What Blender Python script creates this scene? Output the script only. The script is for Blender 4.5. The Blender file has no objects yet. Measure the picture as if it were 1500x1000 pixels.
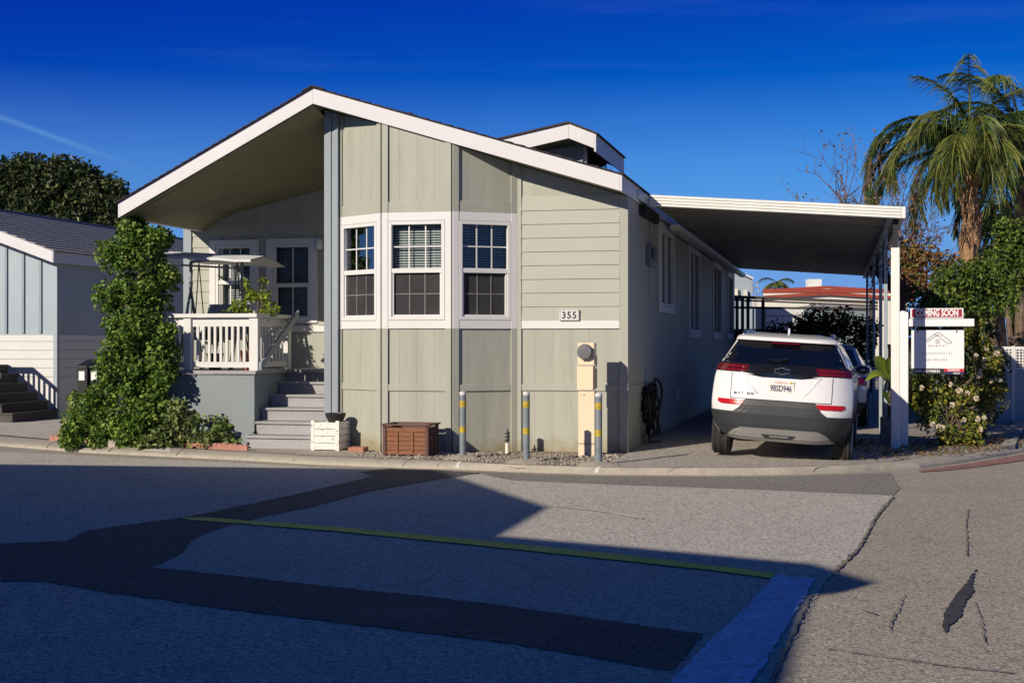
import bpy, math, random
from mathutils import Vector, Matrix
R = math.radians
rnd = random.Random(355)
SC = bpy.context.scene
COL = SC.collection
# ------------------------------------------------------------------ survey of the site
EYE = 1.5
FPX = 2000.0
CAMP = Vector((0, 0, EYE))
TH = math.atan(475 / 2000)
LOT = 0.08
def ray(px, py): return Vector(((px - 750) / FPX, 1.0, -(py - 500) / FPX))
def G(px, py, z=0.0):
    r = ray(px, py); return CAMP + r * ((z - EYE) / r.z)
def D(px, py, d): return CAMP + ray(px, py) * d
UX = Vector((math.cos(TH), -math.sin(TH), 0)); VX = Vector((math.sin(TH), math.cos(TH), 0))
O0 = G(918, 663, LOT); O0.z = 0
def L(u, v, z): return O0 + UX * u + VX * v + Vector((0, 0, z))
def toL(p):
    q = p - O0; return (q.dot(UX), q.dot(VX), p.z)
def onV(px, py, v):
    r = ray(px, py); t = (v - (CAMP - O0).dot(VX)) / r.dot(VX); return toL(CAMP + r * t)
def onU(px, py, u):
    r = ray(px, py); t = (u - (CAMP - O0).dot(UX)) / r.dot(UX); return toL(CAMP + r * t)
SUN_AZ = R(42.0); SUN_EL = R(24.5)
SH = Vector((math.sin(SUN_AZ), math.cos(SUN_AZ), 0))        # where shadows run on the ground

# ------------------------------------------------------------------ materials
def _nodes(name):
    m = bpy.data.materials.new(name); m.use_nodes = True
    nt = m.node_tree; return m, nt, nt.nodes['Principled BSDF']
def _mix(nt, fac, a, b, blend='MIX'):
    n = nt.nodes.new('ShaderNodeMix'); n.data_type = 'RGBA'; n.blend_type = blend
    for s, v in ((0, fac), (6, a), (7, b)):
        if hasattr(v, 'is_output'): nt.links.new(v, n.inputs[s])
        elif s == 0: n.inputs[0].default_value = v
        else: n.inputs[s].default_value = (*v, 1)
    return n.outputs[2]
def _noise(nt, vec, scale, detail=3, rough=.55):
    n = nt.nodes.new('ShaderNodeTexNoise'); n.inputs['Scale'].default_value = scale
    n.inputs['Detail'].default_value = detail; n.inputs['Roughness'].default_value = rough
    nt.links.new(vec, n.inputs['Vector']); return n.outputs['Fac']
def _ramp(nt, fac, lo, hi, a=0., b=1.):
    n = nt.nodes.new('ShaderNodeMapRange'); n.inputs[1].default_value = lo; n.inputs[2].default_value = hi
    n.inputs[3].default_value = a; n.inputs[4].default_value = b
    nt.links.new(fac, n.inputs[0]); return n.outputs[0]
def _vec(nt, stretch=(1, 1, 1)):
    t = nt.nodes.new('ShaderNodeTexCoord'); mp = nt.nodes.new('ShaderNodeMapping')
    mp.inputs['Scale'].default_value = stretch
    nt.links.new(t.outputs['Object'], mp.inputs['Vector']); return mp.outputs['Vector']
def _bump(nt, h, p, strength, dist=.01):
    b = nt.nodes.new('ShaderNodeBump'); b.inputs['Strength'].default_value = strength; b.inputs['Distance'].default_value = dist
    nt.links.new(h, b.inputs['Height']); nt.links.new(b.outputs[0], p.inputs['Normal'])
def sc(c, k): return tuple(min(1, x * k) for x in c)
def mat(name, col, rough=.6, var=.12, scale=2.5, fine=.06, fscale=60, bump=.15, bdist=.004, metal=0, stretch=(1, 1, 1), dirt=None, dlo=.58, dhi=.75, dscale=1.5, coat=0, spec=.4, splash=None):
    m, nt, p = _nodes(name)
    v = _vec(nt, stretch)
    n1 = _noise(nt, v, scale, 4); n2 = _noise(nt, v, fscale, 3)
    c = _mix(nt, _ramp(nt, n1, .3, .7), sc(col, 1 - var), sc(col, 1 + var))
    c = _mix(nt, _ramp(nt, n2, .35, .65), c, _mix(nt, 1.0, c, (1 - 2 * fine,) * 3, 'MULTIPLY'))
    if dirt:
        n3 = _noise(nt, v, dscale, 6, .65)
        c = _mix(nt, _ramp(nt, n3, dlo, dhi, 0, .85), c, dirt)
    if splash:                                               # soil splashed up from the ground
        sx = nt.nodes.new('ShaderNodeSeparateXYZ'); tc = nt.nodes.new('ShaderNodeTexCoord'); nt.links.new(tc.outputs['Object'], sx.inputs[0])
        ad = nt.nodes.new('ShaderNodeMath'); ad.operation = 'MULTIPLY_ADD'; ad.inputs[1].default_value = .5; nt.links.new(_noise(nt, _vec(nt), 5, 6, .7), ad.inputs[0]); nt.links.new(sx.outputs[2], ad.inputs[2])
        c = _mix(nt, _ramp(nt, ad.outputs[0], .24, .44, .8, 0), c, splash)
    nt.links.new(c, p.inputs['Base Color'])
    p.inputs['Roughness'].default_value = rough; p.inputs['Metallic'].default_value = metal
    p.inputs['Specular IOR Level'].default_value = spec
    if coat: p.inputs['Coat Weight'].default_value = coat; p.inputs['Coat Roughness'].default_value = .03
    if bump: _bump(nt, n2, p, bump, bdist)
    return m
def asphalt(name, lo, hi, speck, fs=100, bump=.8, stain=None, con=1.0):
    m, nt, p = _nodes(name); v = _vec(nt)
    def vor(k):
        n = nt.nodes.new('ShaderNodeTexVoronoi'); n.inputs['Scale'].default_value = k; nt.links.new(v, n.inputs['Vector'])
        h = nt.nodes.new('ShaderNodeSeparateColor'); nt.links.new(n.outputs['Color'], h.inputs[0]); return n, h
    v1, h1 = vor(fs * .52); v2, h2 = vor(fs)
    c = _mix(nt, _ramp(nt, _noise(nt, v, .35, 6, .62), .32, .68), lo, hi)
    c = _mix(nt, _ramp(nt, _noise(nt, v, 2.2, 6, .68), .42, .72, 0, .55 * con), c, sc(lo, .68))
    c = _mix(nt, _ramp(nt, _noise(nt, v, 7, 5, .7), .5, .75, 0, .4 * con), c, speck)
    g = _noise(nt, v, fs * .30, 4, .75)
    c = _mix(nt, .5, c, _mix(nt, _ramp(nt, g, .36, .66), sc(lo, .38), speck))
    c = _mix(nt, _ramp(nt, h1.outputs[0], .70, .92, 0, .5), c, speck)
    c = _mix(nt, _ramp(nt, h1.outputs[1], .78, .95, 0, .6), c, sc(lo, .25))
    c = _mix(nt, _ramp(nt, h2.outputs[0], .70, .95, 0, .6), c, speck)
    c = _mix(nt, _ramp(nt, h2.outputs[1], .75, .97, 0, .6), c, sc(lo, .25))
    if stain: c = _mix(nt, _ramp(nt, _noise(nt, v, .9, 8, .72), .56, .70, 0, .65), c, stain)
    nt.links.new(c, p.inputs['Base Color']); p.inputs['Roughness'].default_value = .85; p.inputs['Specular IOR Level'].default_value = .25
    _bump(nt, _mix(nt, .5, g, v1.outputs['Distance']), p, bump, .008)
    return m
def paintline(name, col, under, lo=.52, hi=.66):
    m, nt, p = _nodes(name); v = _vec(nt)
    n1 = _noise(nt, v, 30, 6, .75); n2 = _noise(nt, v, 3, 3); n3 = _noise(nt, v, 60, 3)
    c = _mix(nt, _ramp(nt, n2, .3, .7), sc(col, .8), col)
    c = _mix(nt, _ramp(nt, n1, lo, hi, 0, .8), c, under)
    nt.links.new(c, p.inputs['Base Color']); p.inputs['Roughness'].default_value = .75; _bump(nt, n3, p, .5, .004); return m
def wood(name, a, b, stretch, dark=(.05, .03, .02), peel=None):
    m, nt, p = _nodes(name); v = _vec(nt, stretch)
    n1 = _noise(nt, v, 14, 5, .65); n2 = _noise(nt, v, 3, 2)
    c = _mix(nt, _ramp(nt, n1, .3, .7), a, b); c = _mix(nt, _ramp(nt, n2, .5, .8, 0, .6), c, dark)
    if peel: c = _mix(nt, _ramp(nt, _noise(nt, v, 7, 6, .7), .54, .62), c, peel)
    nt.links.new(c, p.inputs['Base Color']); p.inputs['Roughness'].default_value = .75; _bump(nt, n1, p, .4, .004); return m
def leafmat(name, a, b, trans=.25):
    m, nt, p = _nodes(name); v = _vec(nt)
    c = _mix(nt, _ramp(nt, _noise(nt, v, 6, 3), .3, .7), a, b)
    nt.links.new(c, p.inputs['Base Color']); p.inputs['Roughness'].default_value = .5; p.inputs['Specular IOR Level'].default_value = .35
    t = nt.nodes.new('ShaderNodeBsdfTranslucent'); nt.links.new(_mix(nt, .5, c, sc(b, 1.5)), t.inputs[0])
    mx = nt.nodes.new('ShaderNodeMixShader'); mx.inputs[0].default_value = trans
    nt.links.new(p.outputs[0], mx.inputs[1]); nt.links.new(t.outputs[0], mx.inputs[2])
    nt.links.new(mx.outputs[0], nt.nodes['Material Output'].inputs[0]); return m
def glass(name, tint=(.25, .28, .3), base=.10, body=(.01, .012, .015), opaque=.0, ior=1.5):
    m, nt, p = _nodes(name)
    tr = nt.nodes.new('ShaderNodeBsdfTransparent'); tr.inputs[0].default_value = (*tint, 1)
    gl = nt.nodes.new('ShaderNodeBsdfGlossy'); gl.inputs['Roughness'].default_value = .01; gl.inputs[0].default_value = (.9, .95, 1, 1)
    fr = nt.nodes.new('ShaderNodeFresnel'); fr.inputs[0].default_value = ior
    ad = nt.nodes.new('ShaderNodeMath'); ad.operation = 'ADD'; ad.inputs[1].default_value = base; nt.links.new(fr.outputs[0], ad.inputs[0])
    df = nt.nodes.new('ShaderNodeBsdfDiffuse'); df.inputs[0].default_value = (*body, 1)
    m1 = nt.nodes.new('ShaderNodeMixShader'); m1.inputs[0].default_value = opaque
    nt.links.new(tr.outputs[0], m1.inputs[1]); nt.links.new(df.outputs[0], m1.inputs[2])
    m2 = nt.nodes.new('ShaderNodeMixShader'); nt.links.new(ad.outputs[0], m2.inputs[0])
    nt.links.new(m1.outputs[0], m2.inputs[1]); nt.links.new(gl.outputs[0], m2.inputs[2])
    nt.links.new(m2.outputs[0], nt.nodes['Material Output'].inputs[0]); return m

M = {}
SAGE = (.36, .363, .308)
M['sage'] = mat('sage_paint', SAGE, .6, .07, 1.6, .04, 90, .25, splash=(.25, .20, .10), dirt=(.25, .25, .215), dlo=.52, dhi=.85, stretch=(2.5, 2.5, .3))
M['sage_lap'] = mat('sage_lap_paint', (.372, .375, .318), .6, .05, 1.3, .03, 90, .2, stretch=(.5, .5, 1.5))
M['white'] = mat('white_trim_paint', (.64, .63, .62), .5, .04, 2, .03, 80, .12)
M['fascia'] = mat('white_fascia_paint', (.60, .585, .60), .5, .04, 1.2, .03, 60, .1)
M['rail'] = mat('porch_rail_paint', (.64, .63, .61), .5, .06, 3, .04, 80, .15)
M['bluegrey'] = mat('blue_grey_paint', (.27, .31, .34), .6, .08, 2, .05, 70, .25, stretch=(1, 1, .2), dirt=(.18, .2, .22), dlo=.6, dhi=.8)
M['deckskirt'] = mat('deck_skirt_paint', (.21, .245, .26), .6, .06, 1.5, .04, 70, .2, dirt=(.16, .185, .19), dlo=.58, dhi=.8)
M['deckwood'] = mat('grey_deck_boards', (.33, .32, .33), .65, .12, 3, .08, 60, .3, stretch=(.3, 1, 1))
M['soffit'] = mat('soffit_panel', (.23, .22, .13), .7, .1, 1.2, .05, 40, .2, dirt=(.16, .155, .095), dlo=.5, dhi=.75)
M['shingle'] = mat('dark_brown_shingles', (.055, .04, .038), .9, .35, 12, .2, 60, .7, .01)
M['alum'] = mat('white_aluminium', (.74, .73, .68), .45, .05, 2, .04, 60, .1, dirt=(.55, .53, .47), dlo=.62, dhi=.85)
M['alum_under'] = mat('rib_shaded_aluminium_pan', (.30, .29, .25), .5, stretch=(.35, 6, 1), dirt=(.08, .075, .065), dlo=.45, dhi=.7)  # darker underside; stripes put the shade lines of the ribs into the colour
M['steel'] = mat('galvanised_steel', (.34, .38, .40), .45, .12, 6, .06, 60, .15, metal=.2)
M['black'] = mat('black_rubber', (.012, .012, .013), .65, .2, 5, .1, 60, .2)
M['tyre'] = mat('tyre_rubber', (.03, .028, .026), .85, .25, 8, .15, 60, .3)
M['dark'] = mat('dark_interior', (.02, .02, .022), .8, .1)
M['blind'] = mat('window_blind', (.62, .62, .58), .6, .08)
M['screen'] = mat('insect_screen', (.028, .027, .03), .8, .3, 5, .1, 300, .1)
M['muntin_dull'] = mat('screened_muntin', (.16, .155, .16), .7, .2, 5)
M['glass'] = glass('window_glass', (.85, .88, .9), .0, ior=1.32)
M['glass_dark'] = mat('shaded_window_glass', (.008, .009, .012), .08, .1, 3, 0, 50, 0, spec=.12)
M['glass_blue'] = glass('sky_facing_glass', (.5, .55, .6), .16)
M['wall_blue'] = mat('pale_blue_paint', (.34, .40, .45), .6, .05, 1.5, .04, 80, .2)
M['batten'] = mat('blue_batten_paint', (.25, .31, .36), .6, .08)
M['shingle_grey'] = mat('grey_shingles', (.30, .30, .31), .9, .3, 9, .2, 40, .7, .015)
M['darkstep'] = mat('dark_brown_step_paint', (.07, .06, .058), .7, .2, 5)
M['concrete'] = mat('kerb_concrete', (.40, .36, .30), .85, .14, 3, .12, 70, .4, .004, dirt=(.2, .17, .13), dlo=.55, dhi=.72, dscale=3)
M['kerbred'] = mat('faded_red_kerb_paint', (.30, .09, .08), .8, .25, 5, .15, 60, .4, dirt=(.25, .2, .17), dlo=.35, dhi=.65, dscale=6)
M['asph_light'] = asphalt('worn_light_asphalt', (.40, .365, .315), (.52, .475, .415), (.74, .69, .61), fs=105, bump=.6, stain=(.25, .225, .195))
M['asph'] = asphalt('old_brown_asphalt', (.29, .255, .205), (.39, .345, .28), (.57, .505, .42), fs=115, bump=.6, stain=(.19, .17, .14))
M['asph_dark'] = asphalt('new_black_asphalt', (.045, .045, .046), (.080, .080, .080), (.17, .17, .165), fs=120, bump=.5, con=1.3, stain=(.15, .145, .135))
M['asph_mid'] = asphalt('kerbside_asphalt', (.20, .18, .165), (.26, .235, .215), (.38, .35, .32), fs=120)
M['drive'] = asphalt('driveway_aggregate', (.32, .285, .245), (.42, .38, .33), (.62, .57, .51), fs=75, bump=.9)
M['soil'] = asphalt('gravelly_soil', (.16, .125, .09), (.27, .22, .165), (.46, .41, .35), fs=45, bump=1)
M['lot'] = asphalt('lot_paving', (.28, .255, .23), (.36, .33, .30), (.46, .42, .39), fs=60)
M['yellow'] = paintline('yellow_line_paint', (.97, .76, .07), (.25, .23, .18), .50, .66)
M['blueline'] = paintline('blue_line_paint', (.48, .68, .93), (.14, .19, .26), .47, .62)
M['tar'] = mat('crack_tar', (.05, .047, .045), .7, .3, 8)
M['grit'] = mat('crack_grit', (.20, .175, .14), .9, .35, 12, .2, 60, .5)
M['wline'] = paintline('worn_white_paint', (.66, .62, .57), (.46, .42, .37), .44, .56)
M['stone'] = mat('pebble', (.36, .32, .27), .85, .4, 3, .1)
M['wood'] = wood('varnished_brown_wood', (.13, .05, .025), (.30, .12, .05), (2, 2, 14))
M['wood_dark'] = wood('dark_brown_wood', (.075, .035, .035), (.14, .06, .05), (2, 2, 6))
M['peel'] = wood('peeling_white_paint', (.72, .68, .63), (.82, .78, .73), (2, 2, 12), (.6, .55, .5), (.20, .14, .10))
M['brick'] = mat('red_brick', (.42, .19, .12), .85, .2, 8, .12, 50, .4)
M['edging'] = mat('pink_edging_block', (.46, .22, .17), .85, .2, 6, .1, 50, .4)
M['tan'] = mat('tan_enamel', (.74, .60, .42), .45, .04, 2, .03, 50, .06)
M['bollard'] = mat('grey_bollard_paint', (.19, .22, .24), .5, .15, 8, .08, 60, .15)
M['bandy'] = mat('yellow_band_paint', (.46, .33, .03), .6, .3, 20)
M['cap'] = mat('bollard_cap', (.6, .6, .58), .5, .1)
M['meter'] = mat('grey_meter_glass', (.15, .15, .16), .3, .1)
M['pvc'] = mat('white_pvc', (.75, .72, .6), .4, .05)
M['carwhite'] = mat('white_car_paint', (.68, .675, .68), .25, .02, 1, .0, 50, 0, coat=.8)
M['carblue'] = mat('pale_car_paint', (.50, .56, .62), .3, .02, 1, .0, 50, 0, coat=.8)
M['carblack'] = mat('gloss_black_trim', (.008, .008, .01), .12, .05, 3, 0, 50, 0, coat=.5)
M['carplast'] = mat('matt_charcoal_plastic', (.030, .033, .038), .5, .12, 6, .06, 90, .15)
M['carsilver'] = mat('silver_skid_paint', (.30, .29, .28), .4, .06, 4, metal=.3)
M['redlens'] = mat('tail_lamp_lens', (.085, .003, .008), .12, .12, 9, 0, 50, 0, coat=.6)
M['redlens2'] = mat('lamp_strip_red', (.22, .012, .025), .2, .05)
M['reflector'] = mat('red_reflector', (.45, .010, .008), .2, .05)
M['chrome'] = mat('chrome', (.75, .75, .76), .12, .03, metal=1, bump=0)
M['carglass'] = glass('car_tint_glass', (.12, .13, .15), .06, (.008, .008, .012), .35)
M['plate'] = mat('licence_plate_white', (.72, .70, .66), .4, .05)
M['navy'] = mat('navy_ink', (.015, .02, .09), .5, .05)
M['redink'] = mat('red_ink', (.50, .02, .03), .5, .05)
M['blackink'] = mat('black_ink', (.015, .015, .016), .5, .05)
M['greyink'] = mat('grey_ink', (.22, .22, .23), .5, .05)
M['signwhite'] = mat('sign_white', (.80, .78, .78), .4, .03)
M['signred'] = mat('sign_maroon', (.32, .02, .035), .4, .05)
M['fabric'] = mat('canopy_fabric', (.66, .66, .68), .8, .06, 4)
M['swingmetal'] = mat('swing_grey_enamel', (.20, .23, .25), .4, .08)
M['cushion'] = mat('swing_cushion', (.30, .30, .34), .9, .12, 8)
M['pot'] = mat('black_plastic_pot', (.018, .018, .02), .45, .2)
M['terracotta'] = mat('terracotta', (.35, .15, .08), .8, .15)
M['bark'] = mat('grey_brown_bark', (.17, .12, .085), .9, .3, 6, .2, 40, .7, .02)
M['palmtrunk'] = mat('palm_trunk_fibre', (.48, .28, .15), .9, .3, 5, .2, 25, .8, .04, stretch=(1, 1, 3))
M['twig'] = mat('bare_twig', (.14, .085, .075), .8, .3, 5)
M['vine'] = [leafmat('vine_leaf_a', (.075, .155, .02), (.14, .24, .035)), leafmat('vine_leaf_b', (.17, .25, .04), (.28, .33, .06)), leafmat('vine_leaf_c', (.03, .08, .015), (.07, .13, .02))]
M['shrub'] = [leafmat('shrub_leaf_a', (.12, .18, .045), (.19, .25, .075)), leafmat('shrub_leaf_b', (.22, .26, .09), (.32, .33, .14)), leafmat('shrub_leaf_c', (.05, .08, .02), (.08, .12, .03))]
M['darkleaf'] = [leafmat('evergreen_leaf_a', (.025, .045, .012), (.045, .07, .02), .15), leafmat('evergreen_leaf_b', (.09, .105, .035), (.15, .15, .06), .15), leafmat('evergreen_leaf_c', (.015, .03, .01), (.03, .05, .015), .15)]
M['hedge'] = [leafmat('hedge_leaf_a', (.06, .11, .015), (.11, .16, .025), .25), leafmat('hedge_leaf_b', (.13, .19, .03), (.2, .25, .04), .25), leafmat('hedge_leaf_c', (.025, .05, .012), (.045, .07, .018), .2)]
M['rose'] = [leafmat('rose_leaf_a', (.11, .14, .02), (.18, .2, .03)), leafmat('rose_leaf_b', (.26, .24, .03), (.38, .32, .05)), leafmat('rose_leaf_c', (.03, .055, .012), (.06, .09, .02))]
M['dry'] = [leafmat('dry_leaf_a', (.22, .10, .03), (.34, .17, .05)), leafmat('dry_leaf_b', (.10, .13, .03), (.17, .18, .05)), leafmat('dry_leaf_c', (.1, .05, .025), (.16, .08, .04))]
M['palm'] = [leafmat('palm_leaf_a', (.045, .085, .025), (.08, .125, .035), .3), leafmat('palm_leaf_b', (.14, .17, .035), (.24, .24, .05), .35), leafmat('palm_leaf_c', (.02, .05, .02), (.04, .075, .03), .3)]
M['lime'] = [leafmat('lime_leaf_a', (.22, .3, .03), (.34, .42, .05), .35), leafmat('lime_leaf_b', (.15, .22, .02), (.25, .32, .04), .35), leafmat('lime_leaf_c', (.1, .16, .02), (.16, .22, .03), .3)]
M['petal'] = leafmat('white_rose_petal', (.72, .60, .44), (.80, .72, .58), .3)
M['redroof'] = mat('red_painted_metal', (.32, .06, .035), .5, .1)
M['cream'] = mat('cream_paint', (.72, .68, .60), .6, .05)
M['mailbox'] = mat('dull_bin_plastic', (.012, .013, .015), .5, .2)
M['label'] = mat('white_label', (.7, .7, .7), .6, .05)
M['utilbox'] = mat('mottled_grey_metal', (.24, .25, .25), .7, .35, 8, .2, 30, .4, dirt=(.06, .06, .06), dlo=.5, dhi=.55, dscale=9)

# ------------------------------------------------------------------ mesh builder
class MB:
    def __init__(s): s.v = []; s.f = []; s.m = []; s.cur = 0
    def add(s, vs, fs):
        b = len(s.v); s.v += [Vector(p) for p in vs]
        for f in fs: s.f.append([b + i for i in f]); s.m.append(s.cur)
    def box(s, x0, x1, y0, y1, z0, z1, fr=L):
        a = [fr(x, y, z) for z in (z0, z1) for x, y in ((x0, y0), (x1, y0), (x1, y1), (x0, y1))]
        s.add(a, [(3, 2, 1, 0), (4, 5, 6, 7), (0, 1, 5, 4), (1, 2, 6, 5), (2, 3, 7, 6), (3, 0, 4, 7)])
    def prism(s, pts, vec):
        n = len(pts); vec = Vector(vec); a = [Vector(p) for p in pts]; b = [p + vec for p in a]
        nn = Vector((0, 0, 0))
        for i in range(n): nn += (a[i] - a[0]).cross(a[(i + 1) % n] - a[0])
        if nn.dot(vec) > 0: a, b = b, a          # keep the first cap facing away from the body
        s.add(a + b, [list(range(n)), list(range(2 * n - 1, n - 1, -1))] + [((i + 1) % n, i, n + i, n + (i + 1) % n) for i in range(n)])
    def tube(s, pts, r, n=8, cap=True):
        pts = [Vector(p) for p in pts]; k = len(pts)
        rr = r if isinstance(r, (list, tuple)) else [r] * k
        vs = []; up = None
        for i, p in enumerate(pts):
            t = (pts[min(i + 1, k - 1)] - pts[max(i - 1, 0)])
            if t.length < 1e-9: t = Vector((0, 0, 1))
            t.normalize()
            if up is None:
                up = Vector((0, 0, 1)) if abs(t.z) < .9 else Vector((1, 0, 0))
            a = up - t * up.dot(t)
            if a.length < 1e-6: a = t.orthogonal()
            a.normalize(); b = t.cross(a); up = a
            for j in range(n):
                an = 2 * math.pi * j / n; vs.append(p + (a * math.cos(an) + b * math.sin(an)) * rr[i])
        fs = [(i * n + j, i * n + (j + 1) % n, (i + 1) * n + (j + 1) % n, (i + 1) * n + j) for i in range(k - 1) for j in range(n)]
        if cap: fs += [tuple(range(n - 1, -1, -1)), tuple((k - 1) * n + j for j in range(n))]
        s.add(vs, fs)
    def lathe(s, fr, prof, n=20):
        vs = [fr(r * math.cos(2 * math.pi * j / n), r * math.sin(2 * math.pi * j / n), z) for r, z in prof for j in range(n)]
        k = len(prof)
        fs = [(i * n + j, i * n + (j + 1) % n, (i + 1) * n + (j + 1) % n, (i + 1) * n + j) for i in range(k - 1) for j in range(n)]
        fs += [tuple(range(n - 1, -1, -1)), tuple((k - 1) * n + j for j in range(n))]
        s.add(vs, fs)
    def grid(s, rows):
        nr = len(rows); nc = len(rows[0])
        s.add([p for r in rows for p in r], [(i * nc + j, i * nc + j + 1, (i + 1) * nc + j + 1, (i + 1) * nc + j) for i in range(nr - 1) for j in range(nc - 1)])
    def leaf(s, p, d, n, size, wid=.5, fold=.25):
        d = d.normalized(); q = d.cross(n)
        if q.length < 1e-4: q = d.orthogonal()
        q.normalize(); nn = q.cross(d)
        a = p; t = p + d * size; m = p + d * size * .5
        l = m + q * size * wid * .5 + nn * size * fold * .5; r = m - q * size * wid * .5 + nn * size * fold * .5
        s.add([a, r, t, l], [(0, 1, 2), (0, 2, 3)])

WM = {}
def wm(o): return WM.get(o.name, Matrix.Identity(4))
def link(o, parent=None):
    COL.objects.link(o)
    if parent is not None: o.parent = parent
    return o
def tag(o, label=None, cat=None, group=None, kind=None):
    if label: o['label'] = label
    if cat: o['category'] = cat
    if group: o['group'] = group
    if kind: o['kind'] = kind
    return o
def mesh(name, mb, mats, W, smooth=False):
    inv = W.inverted(); me = bpy.data.meshes.new(name)
    me.from_pydata([tuple(inv @ p) for p in mb.v], [], mb.f)
    for m in (mats if isinstance(mats, (list, tuple)) else [mats]): me.materials.append(m)
    me.polygons.foreach_set('material_index', mb.m)
    if smooth: me.polygons.foreach_set('use_smooth', [True] * len(mb.f))
    me.update(); return me
def bev(o, w, seg=2):
    b = o.modifiers.new('Bevel', 'BEVEL'); b.width = w; b.segments = seg; b.limit_method = 'ANGLE'; b.angle_limit = R(40)
def part(name, mb, mats, parent, bevel=0, smooth=False, label=None, kind=None, local=False):
    W = wm(parent)
    o = bpy.data.objects.new(name, mesh(name, mb, mats, Matrix.Identity(4) if local else W, smooth))
    link(o, parent); WM[o.name] = W
    if bevel: bev(o, bevel)
    return tag(o, label=label, kind=kind)
def thing(name, label, cat, loc, rotz=0, group=None, rot=None):
    o = bpy.data.objects.new(name, None); o.empty_display_size = .2
    W = Matrix.Translation(Vector(loc)) @ (rot if rot is not None else Matrix.Rotation(rotz, 4, 'Z'))
    o.matrix_world = W; link(o); WM[o.name] = W
    return tag(o, label, cat, group)
def solo(name, mb, mats, label, cat, loc, group=None, bevel=0, smooth=False, kind=None):
    W = Matrix.Translation(Vector(loc))
    o = bpy.data.objects.new(name, mesh(name, mb, mats, W, smooth)); o.matrix_world = W; link(o); WM[o.name] = W
    if bevel: bev(o, bevel)
    return tag(o, label, cat, group, kind)
def struct(name, mb, mats, smooth=False):
    o = bpy.data.objects.new(name, mesh(name, mb, mats, Matrix.Identity(4), smooth)); link(o); o['kind'] = 'structure'; return o
def copy_tree(o, W, label=None):
    c = o.copy(); COL.objects.link(c); c.matrix_world = W
    if label: c['label'] = label
    def rec(src, dst):
        for ch in src.children:
            k = ch.copy(); COL.objects.link(k); k.parent = dst; rec(ch, k)
    rec(o, c); return c
def text_mb(s, size, fr, depth=.003, bold=0, spacing=1.0, align='CENTER', xs=1.0):
    """lettering as a mesh; fr maps (x, depth, z) on the sign face into the world"""
    cu = bpy.data.curves.new('lettering', 'FONT'); cu.body = s; cu.size = size; cu.align_x = align; cu.align_y = 'CENTER'
    cu.extrude = depth; cu.offset = bold; cu.space_character = spacing; cu.resolution_u = 3
    o = bpy.data.objects.new('lettering', cu); COL.objects.link(o)
    bpy.context.view_layer.update()
    me = bpy.data.meshes.new_from_object(o.evaluated_get(bpy.context.evaluated_depsgraph_get()))
    mb = MB(); mb.add([fr(v.co.x * xs, -v.co.z, v.co.y) for v in me.vertices], [list(p.vertices) for p in me.polygons])
    bpy.data.objects.remove(o); bpy.data.curves.remove(cu); bpy.data.meshes.remove(me)
    return mb
def rdir(r=rnd):
    z = r.uniform(-1, 1); a = r.uniform(0, 2 * math.pi); k = math.sqrt(1 - z * z); return Vector((k * math.cos(a), k * math.sin(a), z))
def foliage(mb, blobs, n, size, shell=.55, wid=.55, up=.3, jit=.9, nm=3, seed=1):
    r = random.Random(seed); w = [(b[1][0] * b[1][1] * b[1][2]) ** .67 for b in blobs]
    for b in r.choices(blobs, w, k=n):
        c, rad = Vector(b[0]), b[1]; d = rdir(r); q = shell + (1 - shell) * r.random() ** .6
        p = c + Vector((d.x * rad[0], d.y * rad[1], d.z * rad[2])) * q
        nrm = (d * .7 + Vector((0, 0, up)) + rdir(r) * jit).normalized()
        dr = (rdir(r) + d * .5 + Vector((0, 0, -.25))); dr -= nrm * dr.dot(nrm)
        if dr.length < .05: continue
        mb.cur = r.choices(range(nm), (5, 3, 3)[:nm])[0]
        mb.leaf(p, dr, nrm, size * r.uniform(.6, 1.3), wid, r.uniform(.1, .5))
def clumps(c, rad, k, r0, r1, seed=1, flat=1.0):
    r = random.Random(seed); out = []
    for i in range(k):
        d = rdir(r) * (r.random() ** .45); q = r.uniform(r0, r1)
        out.append((Vector(c) + Vector((d.x * rad[0], d.y * rad[1], d.z * rad[2])), (q, q, q * flat)))
    return out

# ------------------------------------------------------------------ world, sun, camera
w = bpy.data.worlds.new('World'); SC.world = w; w.use_nodes = True
nt = w.node_tree; bg = nt.nodes['Background']
sky = nt.nodes.new('ShaderNodeTexSky'); sky.sky_type = 'NISHITA'; sky.sun_disc = False
sky.sun_elevation = SUN_EL; sky.sun_rotation = math.pi + SUN_AZ
geo = nt.nodes.new('ShaderNodeNewGeometry')
vm = nt.nodes.new('ShaderNodeVectorMath'); vm.operation = 'SCALE'; vm.inputs[3].default_value = -1; nt.links.new(geo.outputs['Incoming'], vm.inputs[0])
dirv = vm.outputs[0]
sky.altitude = 2000; sky.air_density = 1.0; sky.dust_density = 0.0; sky.ozone_density = 10.0
def vmath(op, a, vec):
    n = nt.nodes.new('ShaderNodeVectorMath'); n.operation = op; nt.links.new(a, n.inputs[0]); n.inputs[1].default_value = vec; return n.outputs[0]
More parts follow.
